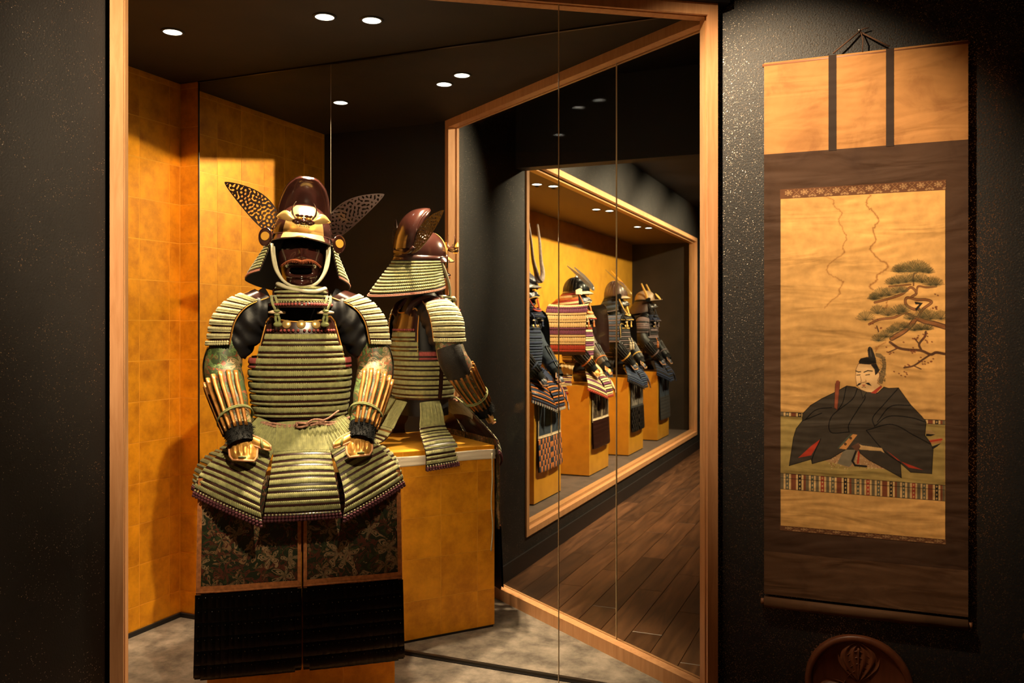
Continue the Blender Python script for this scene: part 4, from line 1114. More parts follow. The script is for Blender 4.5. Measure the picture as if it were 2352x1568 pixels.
    mb.build('chin_cord', root, O)
    if st.get('tassels'):
        for (x, z) in st['tassels'][1]:
            mb = MB(); y = -.175
            mb.tube([(x, y + .02, z + .13), (x, y, z + .08)], .004, st['tassels'][0], 6); mb.ball((x, y, z + .07), .014, st['tassels'][0], 10, 6)
            mb.lathe([(.006, .06), (.015, .05), (.013, .04), (.017, .0), (.0001, -.005)], st['tassels'][0], 12, c=(x, y, z)); mb.build('tassel', root, O)
    MB.ORG = (0, 0, 0)
    return root

def make_helmet(root, st, O):
    hk = st['helmet']; den = st.get('den', 1.0); q = st.get('q', 4); split = st.get('split', True)
    piv = np.array([0, 0, 1.66]); org = (0, 0, 0)
    hb = st['bowl']
    mb = MB()
    # bowl: half ellipsoid with slightly flattened sides
    ph = np.linspace(0, np.pi / 2, 14); th = np.linspace(0, 2 * np.pi, 41)
    zb = 1.758; hh = {'tall': 0.128, 'horn': 0.115, 'kuwa': 0.145, 'ridge': 0.180, 'tan': 0.120}[hk]
    TH, PH = np.meshgrid(th, ph, indexing='ij')
    X = 0.112 * np.sin(TH) * np.cos(PH) ** 0.85; Y = 0.012 - 0.134 * np.cos(TH) * np.cos(PH) ** 0.8; Z = zb + hh * np.sin(PH)
    P = np.stack([X, Y, Z], -1) - piv
    mb.grid(P, hb)
    if hk in ('kuwa', 'ridge'):
        for a in np.linspace(0, 2 * np.pi, 24, endpoint=False):
            r_ = np.stack([0.1125 * np.sin(a) * np.cos(ph) ** 0.85, 0.012 - 0.1345 * np.cos(a) * np.cos(ph) ** 0.8, zb + hh * np.sin(ph)], 1) - piv
            mb.tube(r_[:-1], 0.0018, hb, 5)
    mb.tube((np.stack([0.1135 * np.sin(th[:-1]), 0.012 - 0.1355 * np.cos(th[:-1]), np.full(40, zb)], 1) - piv), 0.0035, hb, 6, closed=True)
    he = mb.build('helmet', root, O); he.location = tuple(piv - np.array([0, 0, O[2]]))
    he.data.transform(Matrix.Translation(Vector(O)))           # bowl is authored about the pivot
    he.rotation_euler = (0, R(st.get('roll', 0.0)), 0)
    def ch(m_, nm, **k): return m_.build(nm, he, (0, 0, 0), **k)
    # visor
    a = np.linspace(-1.32, 1.32, 45); t = np.linspace(0, 1, 8); A, T_ = np.meshgrid(a, t, indexing='ij')
    lift = {'tan': 0.022}.get(hk, 0.0); ext = {'tan': 0.085}.get(hk, 0.036)
    rr = T_ * ext * np.clip(np.cos(A * 1.05), 0.12, 1)
    X = (0.112 + rr * 0.55) * np.sin(A); Y = 0.012 - (0.135 + rr) * np.cos(A); Z = zb + 0.004 - T_ * 0.020 + lift * T_ * np.cos(A) + 0.010 * T_ * np.abs(np.sin(A)) * -1
    V_ = np.stack([X, Y, Z], -1) - piv
    mb = MB(); mb.grid(V_, st['visor'], flip=True); vz = ch(mb, 'visor')
    mb = MB(); mb.grid(V_ - np.array([0, 0, .003]), 'lacquer_red' if hk == 'tall' else st['visor']); mb.tube(V_[:, -1], 0.0028, st['visor'], 6); ch(mb, 'visor_lining')
    # neck guard
    def ng(U, Vv):
        back = (1 - np.cos(U)) / 2
        k_ = st.get('flare', 1.0)
        wf = np.clip(back * 1.5, 0, 1) ** .9
        r = 0.118 + np.interp(Vv, [0, .2, 1], [0, .010, .098]) * k_ * wf; rb = np.interp(Vv, [0, .2, 1], [0.128, 0.128 + .014 * k_, 0.128 + .134 * k_])
        z = 1.762 - Vv * (0.132 + 0.080 * back) * st.get('drop', 1.0)
        return np.stack([r * np.sin(U), 0.012 - np.where(np.cos(U) > 0, r, rb) * np.cos(U), z], -1) - piv
    NG = Sheet(ng, -1); uA, uB = 1.12, 2 * np.pi - 1.12
    n0 = normals(NG, np.array([np.pi]), np.array([.5]), 1)[0]; NG.sgn = 1 if n0[1] > 0 else -1
    mb = MB(); backing(mb, NG, uA, uB, 0, 1.0, 'neck_lining', 40, 12, .003); gk = ch(mb, 'neck_guard')
    nl = st.get('neck', [st['lace']]); nb = 5; h_ = 0.76 / nb
    mb = MB(); band(mb, NG, uA, uB, 0.0, 0.13, 'plate', 90 * den, st['plate'], 0.001, .002); ch(mb, 'ribbed_band')
    for i in range(nb):
        v = 0.15 + i * h_; c_ = nl[i % len(nl)]
        lame(he, NG, uA, uB, [(v, v + .40 * h_, 'rope', c_, .0052), (v + .52 * h_, v + .86 * h_, 'rope', c_, .0048)], 90 * den, org, st['plate'], split, q, 'neck_lame')
    lame(he, NG, uA, uB, [(.925, .950, 'rope', st['neckhem'], .003), (.955, .98, 'rope', st['neckhem'], .003)], 80 * den, org, st['plate'], split, q, 'hem_lame')
    # turned-back ear guards
    for s in (-1, 1):
        mb = MB(); c = np.array([s * .136, -.066, 1.742]) - piv
        if hk == 'tall':
            a = np.linspace(0, 2 * np.pi, 30, endpoint=False)
            out = np.stack([.025 * np.cos(a), .030 * np.sin(a) - .006 * np.clip(-np.sin(a), 0, 1)], 1)
            ax = np.array([.90, s * .42, 0]);
            fr = np.array([s * .42, -.90, 0]) * 1.0
            TT = lambda P_, d: c + P_[:, :1] * ax + P_[:, 1:] * np.array([0, 0, 1.0]) + (d - .002) * fr
            mb.prism(out, st['chest'], TT, 0.005); mb.tube(TT(out, .005), .003, st['chest'], 6, closed=True); eg = ch(mb, 'ear_guard', smooth=False)
            mb = MB(); mb.prism(np.stack([.0165 * np.cos(a), .0165 * np.sin(a)], 1), 'gilt_disc', lambda P_, d: TT(P_, .005 + d), 0.004); ch(mb, 'gold_disc', smooth=False)
        else:
            a = np.linspace(-1.0, 1.0, 9)
            S2 = path_sheet([(s * .112, -.085, 1.750), (s * .150, -.075, 1.757), (s * .185, -.045, 1.748)], (0, 0, 1), [.052, .058, .040], 0.0)
            backing(mb, S2, 0, 1, 0, 1, st.get('ear', st['chest']), 8, 8, .004)
            mb.v = [v - piv for v in mb.v]; ch(mb, 'ear_guard')
    # crests
    if hk == 'tall':
        # tall cap leaning forward above the bowl
        NT = 30; tt = np.sin(np.linspace(0, np.pi / 2, NT))
        cb = catmull([(-.142, 1.792), (-.132, 1.86), (-.106, 1.93), (-.060, 1.978), (-.010, 1.994), (.012, 1.993)], 200)
        cf = catmull([(-.040, 1.80), (-.042, 1.86), (-.022, 1.915), (.008, 1.955), (.024, 1.980), (.018, 1.991)], 200)
        back = cb[(tt * 199).astype(int)][:, :2]; front = cf[(tt * 199).astype(int)][:, :2]
        hw = np.interp((back[:, 1] + front[:, 1]) / 2, [1.79, 1.84, 1.880, 1.915, 1.945, 1.962, 1.975, 1.985, 1.990, 1.993, 1.995], [.100, .102, .100, .093, .082, .072, .059, .044, .031, .018, .004])
        th2 = np.linspace(0, 2 * np.pi, 37)
        P = []
        for b_, f_, w_ in zip(back, front, hw):
            m_ = (b_ + f_) / 2; e_ = (f_ - b_) / 2
            s_, c_ = np.sin(th2), np.cos(th2)
            cc = np.sign(c_) * np.abs(c_) ** 0.75
            P.append(np.stack([w_ * np.sign(s_) * np.abs(s_) ** 0.8, -(m_[0] + e_[0] * cc), m_[1] + e_[1] * cc], 1))
        P = np.array(P)
        P = np.concatenate([P, np.repeat((P[-1].mean(0) + np.array([0, 0, .002]))[None, None], 37, 1)]) - piv
        mb = MB(); mb.grid(np.swapaxes(P, 0, 1), hb, flip=True); cp = ch(mb, 'tall_cap')
        mb = MB(); mb.tube(P[3:28, 9], .0022, hb, 5); mb.tube(P[3:28, 27], .0022, hb, 5); ch(mb, 'cap_ridge')
        # gilded front panel of the bowl and of the visor
        A, PHI = np.meshgrid(np.linspace(-.74, .74, 29), np.linspace(0.03, 1.12, 18), indexing='ij')
        A2 = A * (1 - .15 * PHI)
        g_ = np.stack([0.1130 * np.sin(A2) * np.cos(PHI) ** .85, 0.012 - 0.1352 * np.cos(A2) * np.cos(PHI) ** .8, zb + hh * 1.006 * np.sin(PHI)], -1) - piv
        mb = MB(); mb.grid(g_, 'gold_foil'); ch(mb, 'gilt_front')
        a = np.linspace(-.70, .70, 25); A, T2 = np.meshgrid(a, np.linspace(0.05, .97, 8), indexing='ij')
        rr = T2 * ext * np.clip(np.cos(A * 1.05), .12, 1)
        X = (0.112 + rr * .55) * np.sin(A); Y = 0.012 - (0.135 + rr) * np.cos(A); Z = zb + .0052 - T2 * .020 - .010 * T2 * np.abs(np.sin(A))
        mb = MB(); mb.grid(np.stack([X, Y - .0006, Z], -1) - piv, 'gold_foil', flip=True); ch(mb, 'gilt_visor')
        # front ornament: horned lion face with gilt leaf ears
        c0 = np.array([-.004, -.160, 1.800]) - piv; K = 1.65
        mb = MB()
        mb.ball(c0, (.026, .012, .0095), 'lacquer_brown', 14, 8)
        for s in (-1, 1):
            mb.ball(c0 + np.array([s * .010, -.009, .006]), (.007, .005, .004), 'gold_dull', 8, 6)
            mb.ball(c0 + np.array([s * .013, -.007, -.004]), (.008, .006, .005), 'lacquer_brown', 8, 6)
            mb.ball(c0 + np.array([s * .010, -.008, .012]), (.010, .005, .004), 'lacquer_brown', 8, 6)
        mb.ball(c0 + np.array([0, -.013, -.001]), (.006, .006, .005), 'lacquer_brown', 8, 6)
        for k in range(6): mb.ball(c0 + np.array([-.0125 + .005 * k, -.010, -.0105]), (.0018, .002, .0028), 'gold_foil', 6, 4)
        ob = ch(mb, 'crest_lion')
        mb = MB(); build_crescent(mb, c0 + np.array([0, .002, .026]), .0265, .0036, -np.pi * .5 - 2.35, -np.pi * .5 + 2.35, 'lacquer_brown', lambda P_: np.stack([P_[:, 0], 0 * P_[:, 0] + .004, P_[:, 1]], 1), 30); ch(mb, 'crest_horns')
        for s in (-1, 1):
            nx, ny = 20, 9
            Tt, Aa = np.meshgrid(np.linspace(0, 1, nx), np.linspace(-1, 1, ny), indexing='ij')
            hwid = .0105 * np.sin(np.pi * Tt ** .9) ** .9 + .0008
            P_ = c0 + np.stack([s * (.018 + .042 * Tt), .002 - .005 * np.sin(np.pi * Tt) + .012 * Tt - .004 * (1 - Aa ** 2), .001 + .010 * np.sin(Tt * 2.6) + Aa * hwid], -1)
            mb = MB(); mb.grid(P_, 'gold_foil', flip=s > 0); mb.grid(P_ + np.array([0, .0015, 0]), 'gold_foil', flip=s < 0); ch(mb, 'crest_leaf')
        for o_ in he.children:
            if o_.name.startswith('crest_'): o_.data.transform(Matrix.Translation(Vector(c0)) @ Matrix.Scale(K, 4) @ Matrix.Translation(-Vector(c0)))
        # pierced wings
        for s in (-1, 1):
            base = np.array([s * .092, .105, 1.780]); tip = np.array([s * .305, .035, 1.956 + s * .013])
            X_ = tip - base; L = np.linalg.norm(X_); X_ /= L
            W_ = np.array([s * .15, 1.0, .1]); Y_ = np.cross(W_, X_) ; Y_ /= np.linalg.norm(Y_)
            if Y_[2] < 0: Y_ = -Y_
            N2 = np.cross(X_, Y_)
            uv, F = leaf_wing(None, None, L, .098, seed=5 + s, k=430.0)
            bend = 0.010 * np.sin(np.pi * uv[:, 0] / L)
            V3 = base + uv[:, :1] * X_ + uv[:, 1:] * Y_ + bend[:, None] * N2 - piv
            mb = MB(); mb.raw(V3, F.tolist(), 'wing_lacquer'); o = ch(mb, 'openwork_wing', solid=0.003, solid_off=0); o.data.polygons.foreach_set('use_smooth', np.zeros(len(o.data.polygons), bool))
            mb = MB(); mb.tube(np.array([base + X_ * .03, base + X_ * .0, base + np.array([-s * .03, .008, -.012]), np.array([0, .147, 1.775])]) - piv, [.010, .012, .012, .012], 'lacquer_brown', 8); ch(mb, 'wing_bracket')
    if hk == 'horn':
        mb = MB()
        for s in (-1, 1):
            pts = catmull([(0, -.150, 1.785), (s * .045, -.150, 1.81), (s * .078, -.145, 1.87), (s * .092, -.125, 1.97), (s * .10, -.11, 2.13), (s * .104, -.09, 2.275)], 26) - piv
            mb.tube(pts, np.interp(np.linspace(0, 1, 26), [0, .2, .6, 1], [.030, .026, .015, .008]), 'horn_brown', 10, flat=0.45)
        ch(mb, 'long_horns')
        mb = MB(); mb.lathe([(.10, 0), (.098, .05), (.075, .11), (.03, .15), (.0001, .16)], 'horn_brown', 24, c=tuple(np.array([0, .03, 1.80]) - piv)); ch(mb, 'tall_cap')
    if hk in ('kuwa', 'ridge'):
        for s in (-1, 1):
            pts = catmull([(s * .010, -.165, 1.775), (s * .035, -.150, 1.80), (s * .065, -.09, 1.865), (s * .090, -.01, 1.94), (s * .11, .07, 2.01)] if hk == 'kuwa' else [(s * .010, -.165, 1.775), (s * .030, -.150, 1.80), (s * .060, -.08, 1.88), (s * .090, .01, 1.97), (s * .12, .10, 2.06)], 22) - piv
            S2 = path_sheet(pts[::3], (s * .25, -.2, .9) if hk == 'kuwa' else (0, -.3, .9), [.020, .042, .040, .010] if hk == 'kuwa' else [.022, .022, .018, .008], 0.0)
            mb = MB(); backing(mb, S2, 0, 1, 0, 1, st['crest'], 5, 24, .003); ch(mb, 'crest_horn')
        mb = MB(); mb.ball(np.array([0, -.168, 1.785]) - piv, (.020, .006, .018), st['crest'], 12, 8); ch(mb, 'crest_boss')
        mb = MB(); mb.lathe([(.020, 0), (.018, .006), (.012, .012), (.006, .02), (.0001, .021)], st['crest'], 14, c=tuple(np.array([0, .012, zb + hh]) - piv)); ch(mb, 'crown_finial')
    if hk == 'tan':
        for s in (-1, 1):
            pts = catmull([(s * .108, -.04, 1.765), (s * .126, -.03, 1.83), (s * .132, .0, 1.90), (s * .126, .03, 1.965)], 18) - piv
            mb = MB(); mb.tube(pts, np.interp(np.linspace(0, 1, 18), [0, .5, 1], [.016, .014, .008]), 'cord_gold', 8, flat=.55); ch(mb, 'side_horn')
        mb = MB(); rot = np.array(Vector((0, -.75, .65)).to_track_quat('Z', 'Y').to_matrix()); c = np.array([0, -.155, 1.80]) - piv
        mb.lathe([(.0001, .004), (.052, .004), (.056, 0), (.052, -.004), (.0001, -.004)], 'cord_gold', 24, T=lambda P_: P_ @ rot.T + c); ch(mb, 'crest_disc')

# ------------------------------------------------------------------ pedestals and suits
def pedestal(loc, rz, x0, x1, y0, y1, h, label, squares=False, mat='gold_paper'):
    o = empty('display_pedestal', (*loc, 0), rz); tag(o, label, 'pedestal', 'gold pedestals')
    mb = MB(); mb.box((x0, y0, 0.012), (x1, y1, h), 'gold_seam' if squares else mat); body = mb.build('box_body', o, smooth=False)
    mb = MB(); mb.box((x0 + .004, y0 + .004, 0.0), (x1 - .004, y1 - .004, 0.012), 'black_paint'); mb.build('plinth', o, smooth=False)
    if squares:
        P_ = 0.186
        xs = [x0]; 
        while xs[-1] + P_ < x1 - .03: xs.append(xs[-1] + (P_ if len(xs) > 1 else 0.10))
        xs.append(x1)
        yy = [y0]
        while yy[-1] + P_ < y1 - .03: yy.append(yy[-1] + (P_ if len(yy) > 1 else 0.09))
        yy.append(y1)
        zz = [0.012]
        while zz[-1] + P_ < h - .02: zz.append(zz[-1] + (P_ if len(zz) > 1 else 0.17))
        zz.append(h)
        g = .0016
        for k in range(len(zz) - 1):
            for i in range(len(xs) - 1):
                leaf(body, (xs[i] + g, zz[k] + g), (xs[i + 1] - g, zz[k + 1] - g), y0, 'y')
                leaf(body, (xs[i] + g, zz[k] + g), (xs[i + 1] - g, zz[k + 1] - g), y1 + .0012, 'y')
            for i in range(len(yy) - 1):
                leaf(body, (yy[i] + g, zz[k] + g), (yy[i + 1] - g, zz[k + 1] - g), x1, 'x')
                leaf(body, (yy[i] + g, zz[k] + g), (yy[i + 1] - g, zz[k + 1] - g), x0 - .0012, 'x')
    return o

green = dict(lace='lace_green', plate='lacquer_plate', chest='lacquer_brown', rim='gold_rim', knots='lace_red', bead='lace_pale_lit', hem='lace_purple', hem_plate='lacquer_plate',
             rows=[('lace_green', 'lace_green')], crows=[('lace_green', 'lace_green')], side='lace_red', cord='cord_green', sode='round', sode_lace='lace_pale_lit', sleeve='brocade_green', splint='splint_gilt',
             hand='gold_dull', waist='cord_brown', apron='brocade_apron', trim='trim_orange', aplate=['lacquer_black'], helmet='tall', bowl='lacquer_brown', visor='lacquer_brown', neck=['lace_green'], neckhem='lace_pink',
             mask='mask_brown', beard_mat='moustache', chin='cord_cream', roll=4.5)
ARZ = R(38.0)
ae = np.array([math.cos(ARZ), math.sin(ARZ)])
aroot = np.array([-2.032, -0.473]) - 0.028 * ae
suit = make_armor('suit_of_armor', green, tuple(aroot), ARZ)
tag(suit, 'seated green laced armor with tall brown helmet and pierced leaf wings, nearest the camera', 'armor', 'suits of armor')
PX0, PX1, PY0, PY1, PH = -0.325, 0.335, -0.222, 0.30, 0.855
pedestal(tuple(aroot), ARZ, PX0, PX1, PY0, PY1, PH, 'gold leaf box under the green laced armor in the niche', True)
mb = MB(); zz_ = np.linspace(.82, .36, 22)
mb.tube(np.stack([.343 + .003 * np.sin(zz_ * 31), -.205 + .003 * np.sin(zz_ * 23), zz_ - .862], 1), .0035, 'cord_cream', 6); mb.build('tie_cord', suit)
# white sash tied round the pedestal
mb = MB(); g = .004
ring = [(PX0 - g, PY0 - g), (PX1 + g, PY0 - g), (PX1 + g, PY1 + g), (PX0 - g, PY1 + g)]
pts = []
for i in range(4):
    a, b_ = np.array(ring[i]), np.array(ring[(i + 1) % 4])
    for t in np.linspace(0, 1, 20, endpoint=False): pts.append(a + (b_ - a) * t)
pts = np.array(pts); k = np.arange(len(pts))
rowsz = np.linspace(.792, .836, 7)
P = np.array([[(p[0] * (1 + .004 * math.sin(j * 2.1 + i * .35)), p[1] * (1 + .004 * math.sin(j * 2.1 + i * .35)), z + .003 * math.sin(i * .31)) for j, z in enumerate(rowsz)] for i, p in enumerate(pts)])
mb.grid(P, 'sash_white', closed_u=True)
sash = place(mb.build('cloth_sash', solid=.002), (*aroot, 0), ARZ)
tag(sash, 'white cloth sash tied around the gold box under the green armor', 'sash')

def far_suit(st, y, label, plabel, xf=-2.47, dz=0.0):
    c = (xf - 0.235, y)
    s_ = make_armor('suit_of_armor', st, c, R(90.0)); tag(s_, label, 'armor', 'suits of armor')
    pedestal(c, R(90.0), -.315, .315, -.222, .30, .855, plabel)
    return s_
base = dict(green); base.update(q=3, den=0.55, split=False, roll=0.0, ap_w=.26, ap_h=.62, side_x=.84)
blue = dict(base, lace='lace_navy', plate='lacquer_black', chest='cloth_navy', rim='lace_steel', knots='lace_navy', bead='lace_orange', hem='white_fur', hem_plate='lace_navy',
            rows=[('lace_navy', 'lace_orange')], crows=[('lace_navy', 'lace_steel')], side=None, cord='lace_navy', sode='board', sode_w=.20, board=[('lace_navy', 'lace_steel')] * 6, sleeve='cloth_navy', splint='lacquer_black', hand='mask_steel',
            waist='lace_navy', apron='cloth_navy', trim='leather_cream', aplate=['cloth_navy', 'lace_orange'], helmet='horn', bowl='mask_steel', visor='steel_silver', neck=['lace_navy'], neckhem='lace_steel', mask='mask_steel', beard_mat='cord_gold', chin='lace_scarlet')
striped = dict(base, lace='lace_cream', plate='lacquer_plate', rim='lace_cream', knots='lace_scarlet', bead='lace_cream', hem='lace_scarlet', hem_plate='lace_scarlet', rows=[('lace_cream', 'lace_cream'), ('lace_cream', 'lace_violet'), ('lace_violet', 'lace_cream')],
               crows=[('lace_cream', 'lace_violet'), ('lace_violet', 'lace_cream')], side=None, cord='lace_orange', sode='board', sode_w=.42, sode_z=(1.625, 1.150),
               board=[('lace_cream', 'lace_violet'), ('lace_violet', 'lace_cream'), ('lace_cream', 'lace_cream'), ('lace_cream', 'lace_violet'), ('lace_violet', 'lace_cream'), ('lace_cream', 'lace_cream'), ('lace_scarlet', 'lace_scarlet')],
               sleeve='brocade_dark', splint='lacquer_black', hand='gold_dull', waist='lace_orange', apron='brocade_dark', trim='leather_cream', aplate=['lacquer_plate'], flare=1.35, drop=.85, helmet='kuwa', bowl='lacquer_black', visor='leather_cream', ear='leather_cream',
               neck=['lace_scarlet', 'lace_cream', 'lace_orange'], neckhem='lace_scarlet', crest='steel_silver', mask='mask_steel', beard_mat='leather_cream', chin='lace_orange')
dark = dict(base, lace='lace_dark', plate='lacquer_black', chest='lacquer_black', rim='cord_gold', knots='cord_gold', bead='lace_mauve', hem='lace_dark', hem_plate='lacquer_black', rows=[('lace_navy', 'lace_steel')], crows=[('lace_dark', 'lace_mauve')], side=None,
            cord='cord_gold', sode='board', sode_w=.27, board=[('lace_steel', 'lace_mauve')] * 6, sleeve='satin_black', splint='mask_dark', hand='mask_steel', waist='leather_cream', apron='brocade_silver', trim='lace_dark', aplate=['mask_dark', 'lacquer_black'],
            flare=.85, drop=1.05, helmet='ridge', bowl='bowl_brown', visor='bowl_tan', neck=['lace_dark', 'lace_steel'], neckhem='lace_mauve', crest='gold_foil', mask='mask_dark', beard_mat='mask_dark', chin='cord_gold', tassels=('leather_cream', [(-.05, 1.16), (.06, 1.16)]))
tan = dict(base, lace='lace_navy', plate='lacquer_black', chest='lacquer_black', rim='lace_mauve', knots='lace_mauve', bead='lace_navy', hem='lace_navy', hem_plate='lacquer_black', rows=[('lace_navy', 'lace_dark')], crows=[('lace_mauve', 'lace_dark'), ('lace_dark', 'lace_mauve')], side=None,
           cord='lace_mauve', sode='round', sode_lace=['lace_mauve', 'lace_mauve', 'lace_mauve', 'lace_dark'], sleeve='satin_black', splint='mask_dark', hand='mask_steel', waist='lace_navy', apron='cloth_navy', trim='lace_dark', aplate=['lace_dark'],
           helmet='tan', bowl='bowl_tan', visor='bowl_tan', neck=['bowl_brown'], neckhem='bowl_brown', mask='mask_dark', beard=False, beard_mat='mask_dark', chin='lace_dark', tassels=('lace_orange', [(.10, 1.15)]))
far_suit(blue, -3.41, 'dark blue laced armor with two very long horns on its helmet', 'gold box under the dark blue armor with long horns')
far_suit(striped, -4.84, 'armor with broad white, purple and red striped shoulder boards', 'gold box under the white, purple and red striped armor')
far_suit(dark, -6.25, 'dark armor with slim gold horns, blue shoulder boards and cream tassels', 'gold box under the dark armor with slim gold horns')
far_suit(tan, -7.61, 'dark armor with pale wide-brimmed helmet, gold disc and orange tassel', 'gold box under the armor with the pale wide-brimmed helmet')

# ------------------------------------------------------------------ hanging scroll
YS = -0.030
def ripple(x, z):
    m1 = 0.5 + 0.5 * np.sin(x * 9 + z * 5.3 + 1.0); m2 = 0.5 + 0.5 * np.sin(x * 6.1 - z * 7.7); m3 = 0.5 + 0.5 * np.sin(x * 14 + z * 3.1 + 2)
    return (0.0006 * m1 * np.sin(z * 71 + 3.2 * np.sin(x * 6.0 + z * 2)) + 0.0005 * m2 * np.sin(z * 127 + 2.5 * np.sin(x * 8 + z * 4 + 1.0)) + 0.0004 * np.sin(z * 33 + x * 6 + 0.7) + 0.00030 * m3 * np.sin(z * 215 - x * 21 + 3 * np.sin(x * 13 + z * 9)))
SX0, SX1 = px_on_y(1755, 145, YS)[0], px_on_y(2224, 92, YS)[0]
def zat(x, y): return px_on_y(x, y, YS)[1]
SZT, SZ1, SZ2, SZ3, SZB = zat(1755, 145), zat(1755, 355), zat(1747, 1264), zat(1747, 1362), zat(1747, 1385)
PXL, PXR = px_on_y(1793, 700, YS)[0], px_on_y(2171, 700, YS)[0]
BT, PT, PB, BB = zat(1794, 435), zat(1794, 457), zat(1790, 1206), zat(1790, 1217)

def srgb(r, g, b_): return np.array([((c / 255) / 12.92 if c / 255 <= .04045 else ((c / 255 + .055) / 1.055) ** 2.4) for c in (r, g, b_)])
def scroll_sheet(name, parent, x0, x1, z0, z1, mat, off=0.0, nx=None, nz=None, curl=None, pigment=None):
    nx = nx or max(3, int((x1 - x0) / .008)); nz = nz or max(3, int((z1 - z0) / .004))
    x = np.linspace(x0, x1, nx); z = np.linspace(z0, z1, nz); X, Z = np.meshgrid(x, z, indexing='ij')
    Y = YS - off - ripple(X, Z)
    mb = MB(); mb.grid(np.stack([X, Y, Z], -1), mat)
    o = mb.build(name, parent, (SXC, 0, SZT))
    if pigment is not None:
        at = o.data.color_attributes.new('pigment', 'FLOAT_COLOR', 'POINT')
        c = np.ones((nx, nz, 4), np.float32); c[..., :3] = pigment
        at.data.foreach_set('color', c.ravel())
    return o
SXC = (SX0 + SX1) / 2

class Canvas:
    """pigment laid on the picture's vertices, drawn with outlines in photo pixels"""
    def __init__(self, x0, x1, z0, z1, nx, nz, col):
        self.b = (x0, x1, z0, z1); self.nx, self.nz = nx, nz
        self.a = np.ones((nx, nz, 3)) * np.array(col)
        self.org = (0, 0); self.sc = 1.0
    def frame(self, ox, oy, sc): self.org = (ox, oy); self.sc = sc; return self
    def T(self, P):
        P = np.asarray(P, float); out = []
        for x, y in P:
            X, Z = px_on_y(self.org[0] + x / self.sc, self.org[1] + y / self.sc, YS)
            out.append(((X - self.b[0]) / (self.b[1] - self.b[0]) * (self.nx - 1), (Z - self.b[2]) / (self.b[3] - self.b[2]) * (self.nz - 1)))
        return np.array(out)
    def poly(self, P, col, alpha=1.0):
        p = self.T(P); i0, j0 = np.clip(np.floor(p.min(0)).astype(int), 0, None); i1, j1 = np.ceil(p.max(0)).astype(int) + 1
        i1 = min(i1, self.nx); j1 = min(j1, self.nz)
        if i1 <= i0 or j1 <= j0: return
        I, J = np.meshgrid(np.arange(i0, i1), np.arange(j0, j1), indexing='ij'); cov = np.zeros(I.shape)
        for dx, dy in ((-.25, -.25), (.25, -.25), (-.25, .25), (.25, .25)):
            inside = np.zeros(I.shape, bool); x, y = I + dx, J + dy
            for (xa, ya), (xb, yb) in zip(p, np.roll(p, -1, 0)):
                if ya == yb: continue
                c = ((ya > y) != (yb > y)) & (x < (xb - xa) * (y - ya) / (yb - ya) + xa); inside ^= c
            cov += inside * .25
        cov *= alpha; s = self.a[i0:i1, j0:j1]; s[:] = s * (1 - cov[..., None]) + np.array(col) * cov[..., None]
    def line(self, P, w, col, alpha=1.0):
        p = self.T(P); w = w / 2
        for (xa, ya), (xb, yb) in zip(p[:-1], p[1:]):
            i0 = max(0, int(min(xa, xb) - w - 1)); i1 = min(self.nx, int(max(xa, xb) + w + 2)); j0 = max(0, int(min(ya, yb) - w - 1)); j1 = min(self.nz, int(max(ya, yb) + w + 2))
            if i1 <= i0 or j1 <= j0: continue
            I, J = np.meshgrid(np.arange(i0, i1), np.arange(j0, j1), indexing='ij'); d = np.array([xb - xa, yb - ya]); L2 = d @ d + 1e-9
            t = np.clip(((I - xa) * d[0] + (J - ya) * d[1]) / L2, 0, 1); ds = np.hypot(I - xa - t * d[0], J - ya - t * d[1])
            cov = np.clip(w + .5 - ds, 0, 1) * alpha; s = self.a[i0:i1, j0:j1]; s[:] = s * (1 - cov[..., None]) + np.array(col) * cov[..., None]

def smooth_line(P, n=6):
    return catmull(np.array([(x, y, 0) for x, y in P], float), n * len(P))[:, :2]

PAPER = (0.56, 0.315, 0.10); INK = (0.012, 0.010, 0.008); ROBE = (0.040, 0.031, 0.022); RED = (0.36, 0.035, 0.015); OLIVE = (0.20, 0.14, 0.045)
NXP, NZP = 400, 800
cv = Canvas(PXL, PXR, PB, PT, NXP, NZP, PAPER)
prng = np.random.default_rng(11)
# soft ageing blotches of the paper
Xg, Zg = np.meshgrid(np.linspace(0, 1, NXP), np.linspace(0, 2, NZP), indexing='ij'); age = np.zeros_like(Xg)
for _ in range(40):
    k = prng.uniform(2, 16); a = prng.uniform(0, 6.28); age += np.cos(k * (Xg * np.cos(a) + 1.6 * Zg * np.sin(a)) + prng.uniform(0, 6.28)) / (1 + .2 * k)
cv.a *= (1 + 0.05 * age)[..., None]
# damp stains
cv.frame(1760, 560, 4.612)
stain = (0.30, 0.13, 0.035)
for P, w, al in (([(830, -120), (850, -60), (810, 40), (825, 95), (735, 160), (650, 240), (660, 310), (790, 385), (815, 410), (770, 480), (780, 530), (690, 600), (620, 680)], 1.6, .55),
                 ([(1100, -520), (1060, -420), (1140, -330), (1190, -250), (1130, -150), (1160, -40), (1105, 50), (1190, 160), (1280, 210), (1270, 270), (1175, 330), (1165, 390), (1100, 440), (1130, 490)], 1.8, .75),
                 ([(560, -520), (700, -470), (720, -400), (800, -330), (770, -250), (830, -120)], 1.6, .5),
                 ([(1280, 600), (1275, 660), (1235, 690)], 1.6, .5), ([(1265, 1045), (1180, 1090), (1160, 1140)], 1.6, .5)):
    P = smooth_line(P, 7); P = P + prng.normal(0, 4, P.shape); cv.line(P, w * 3.2, stain, al * .22); cv.line(P, w, stain, al)
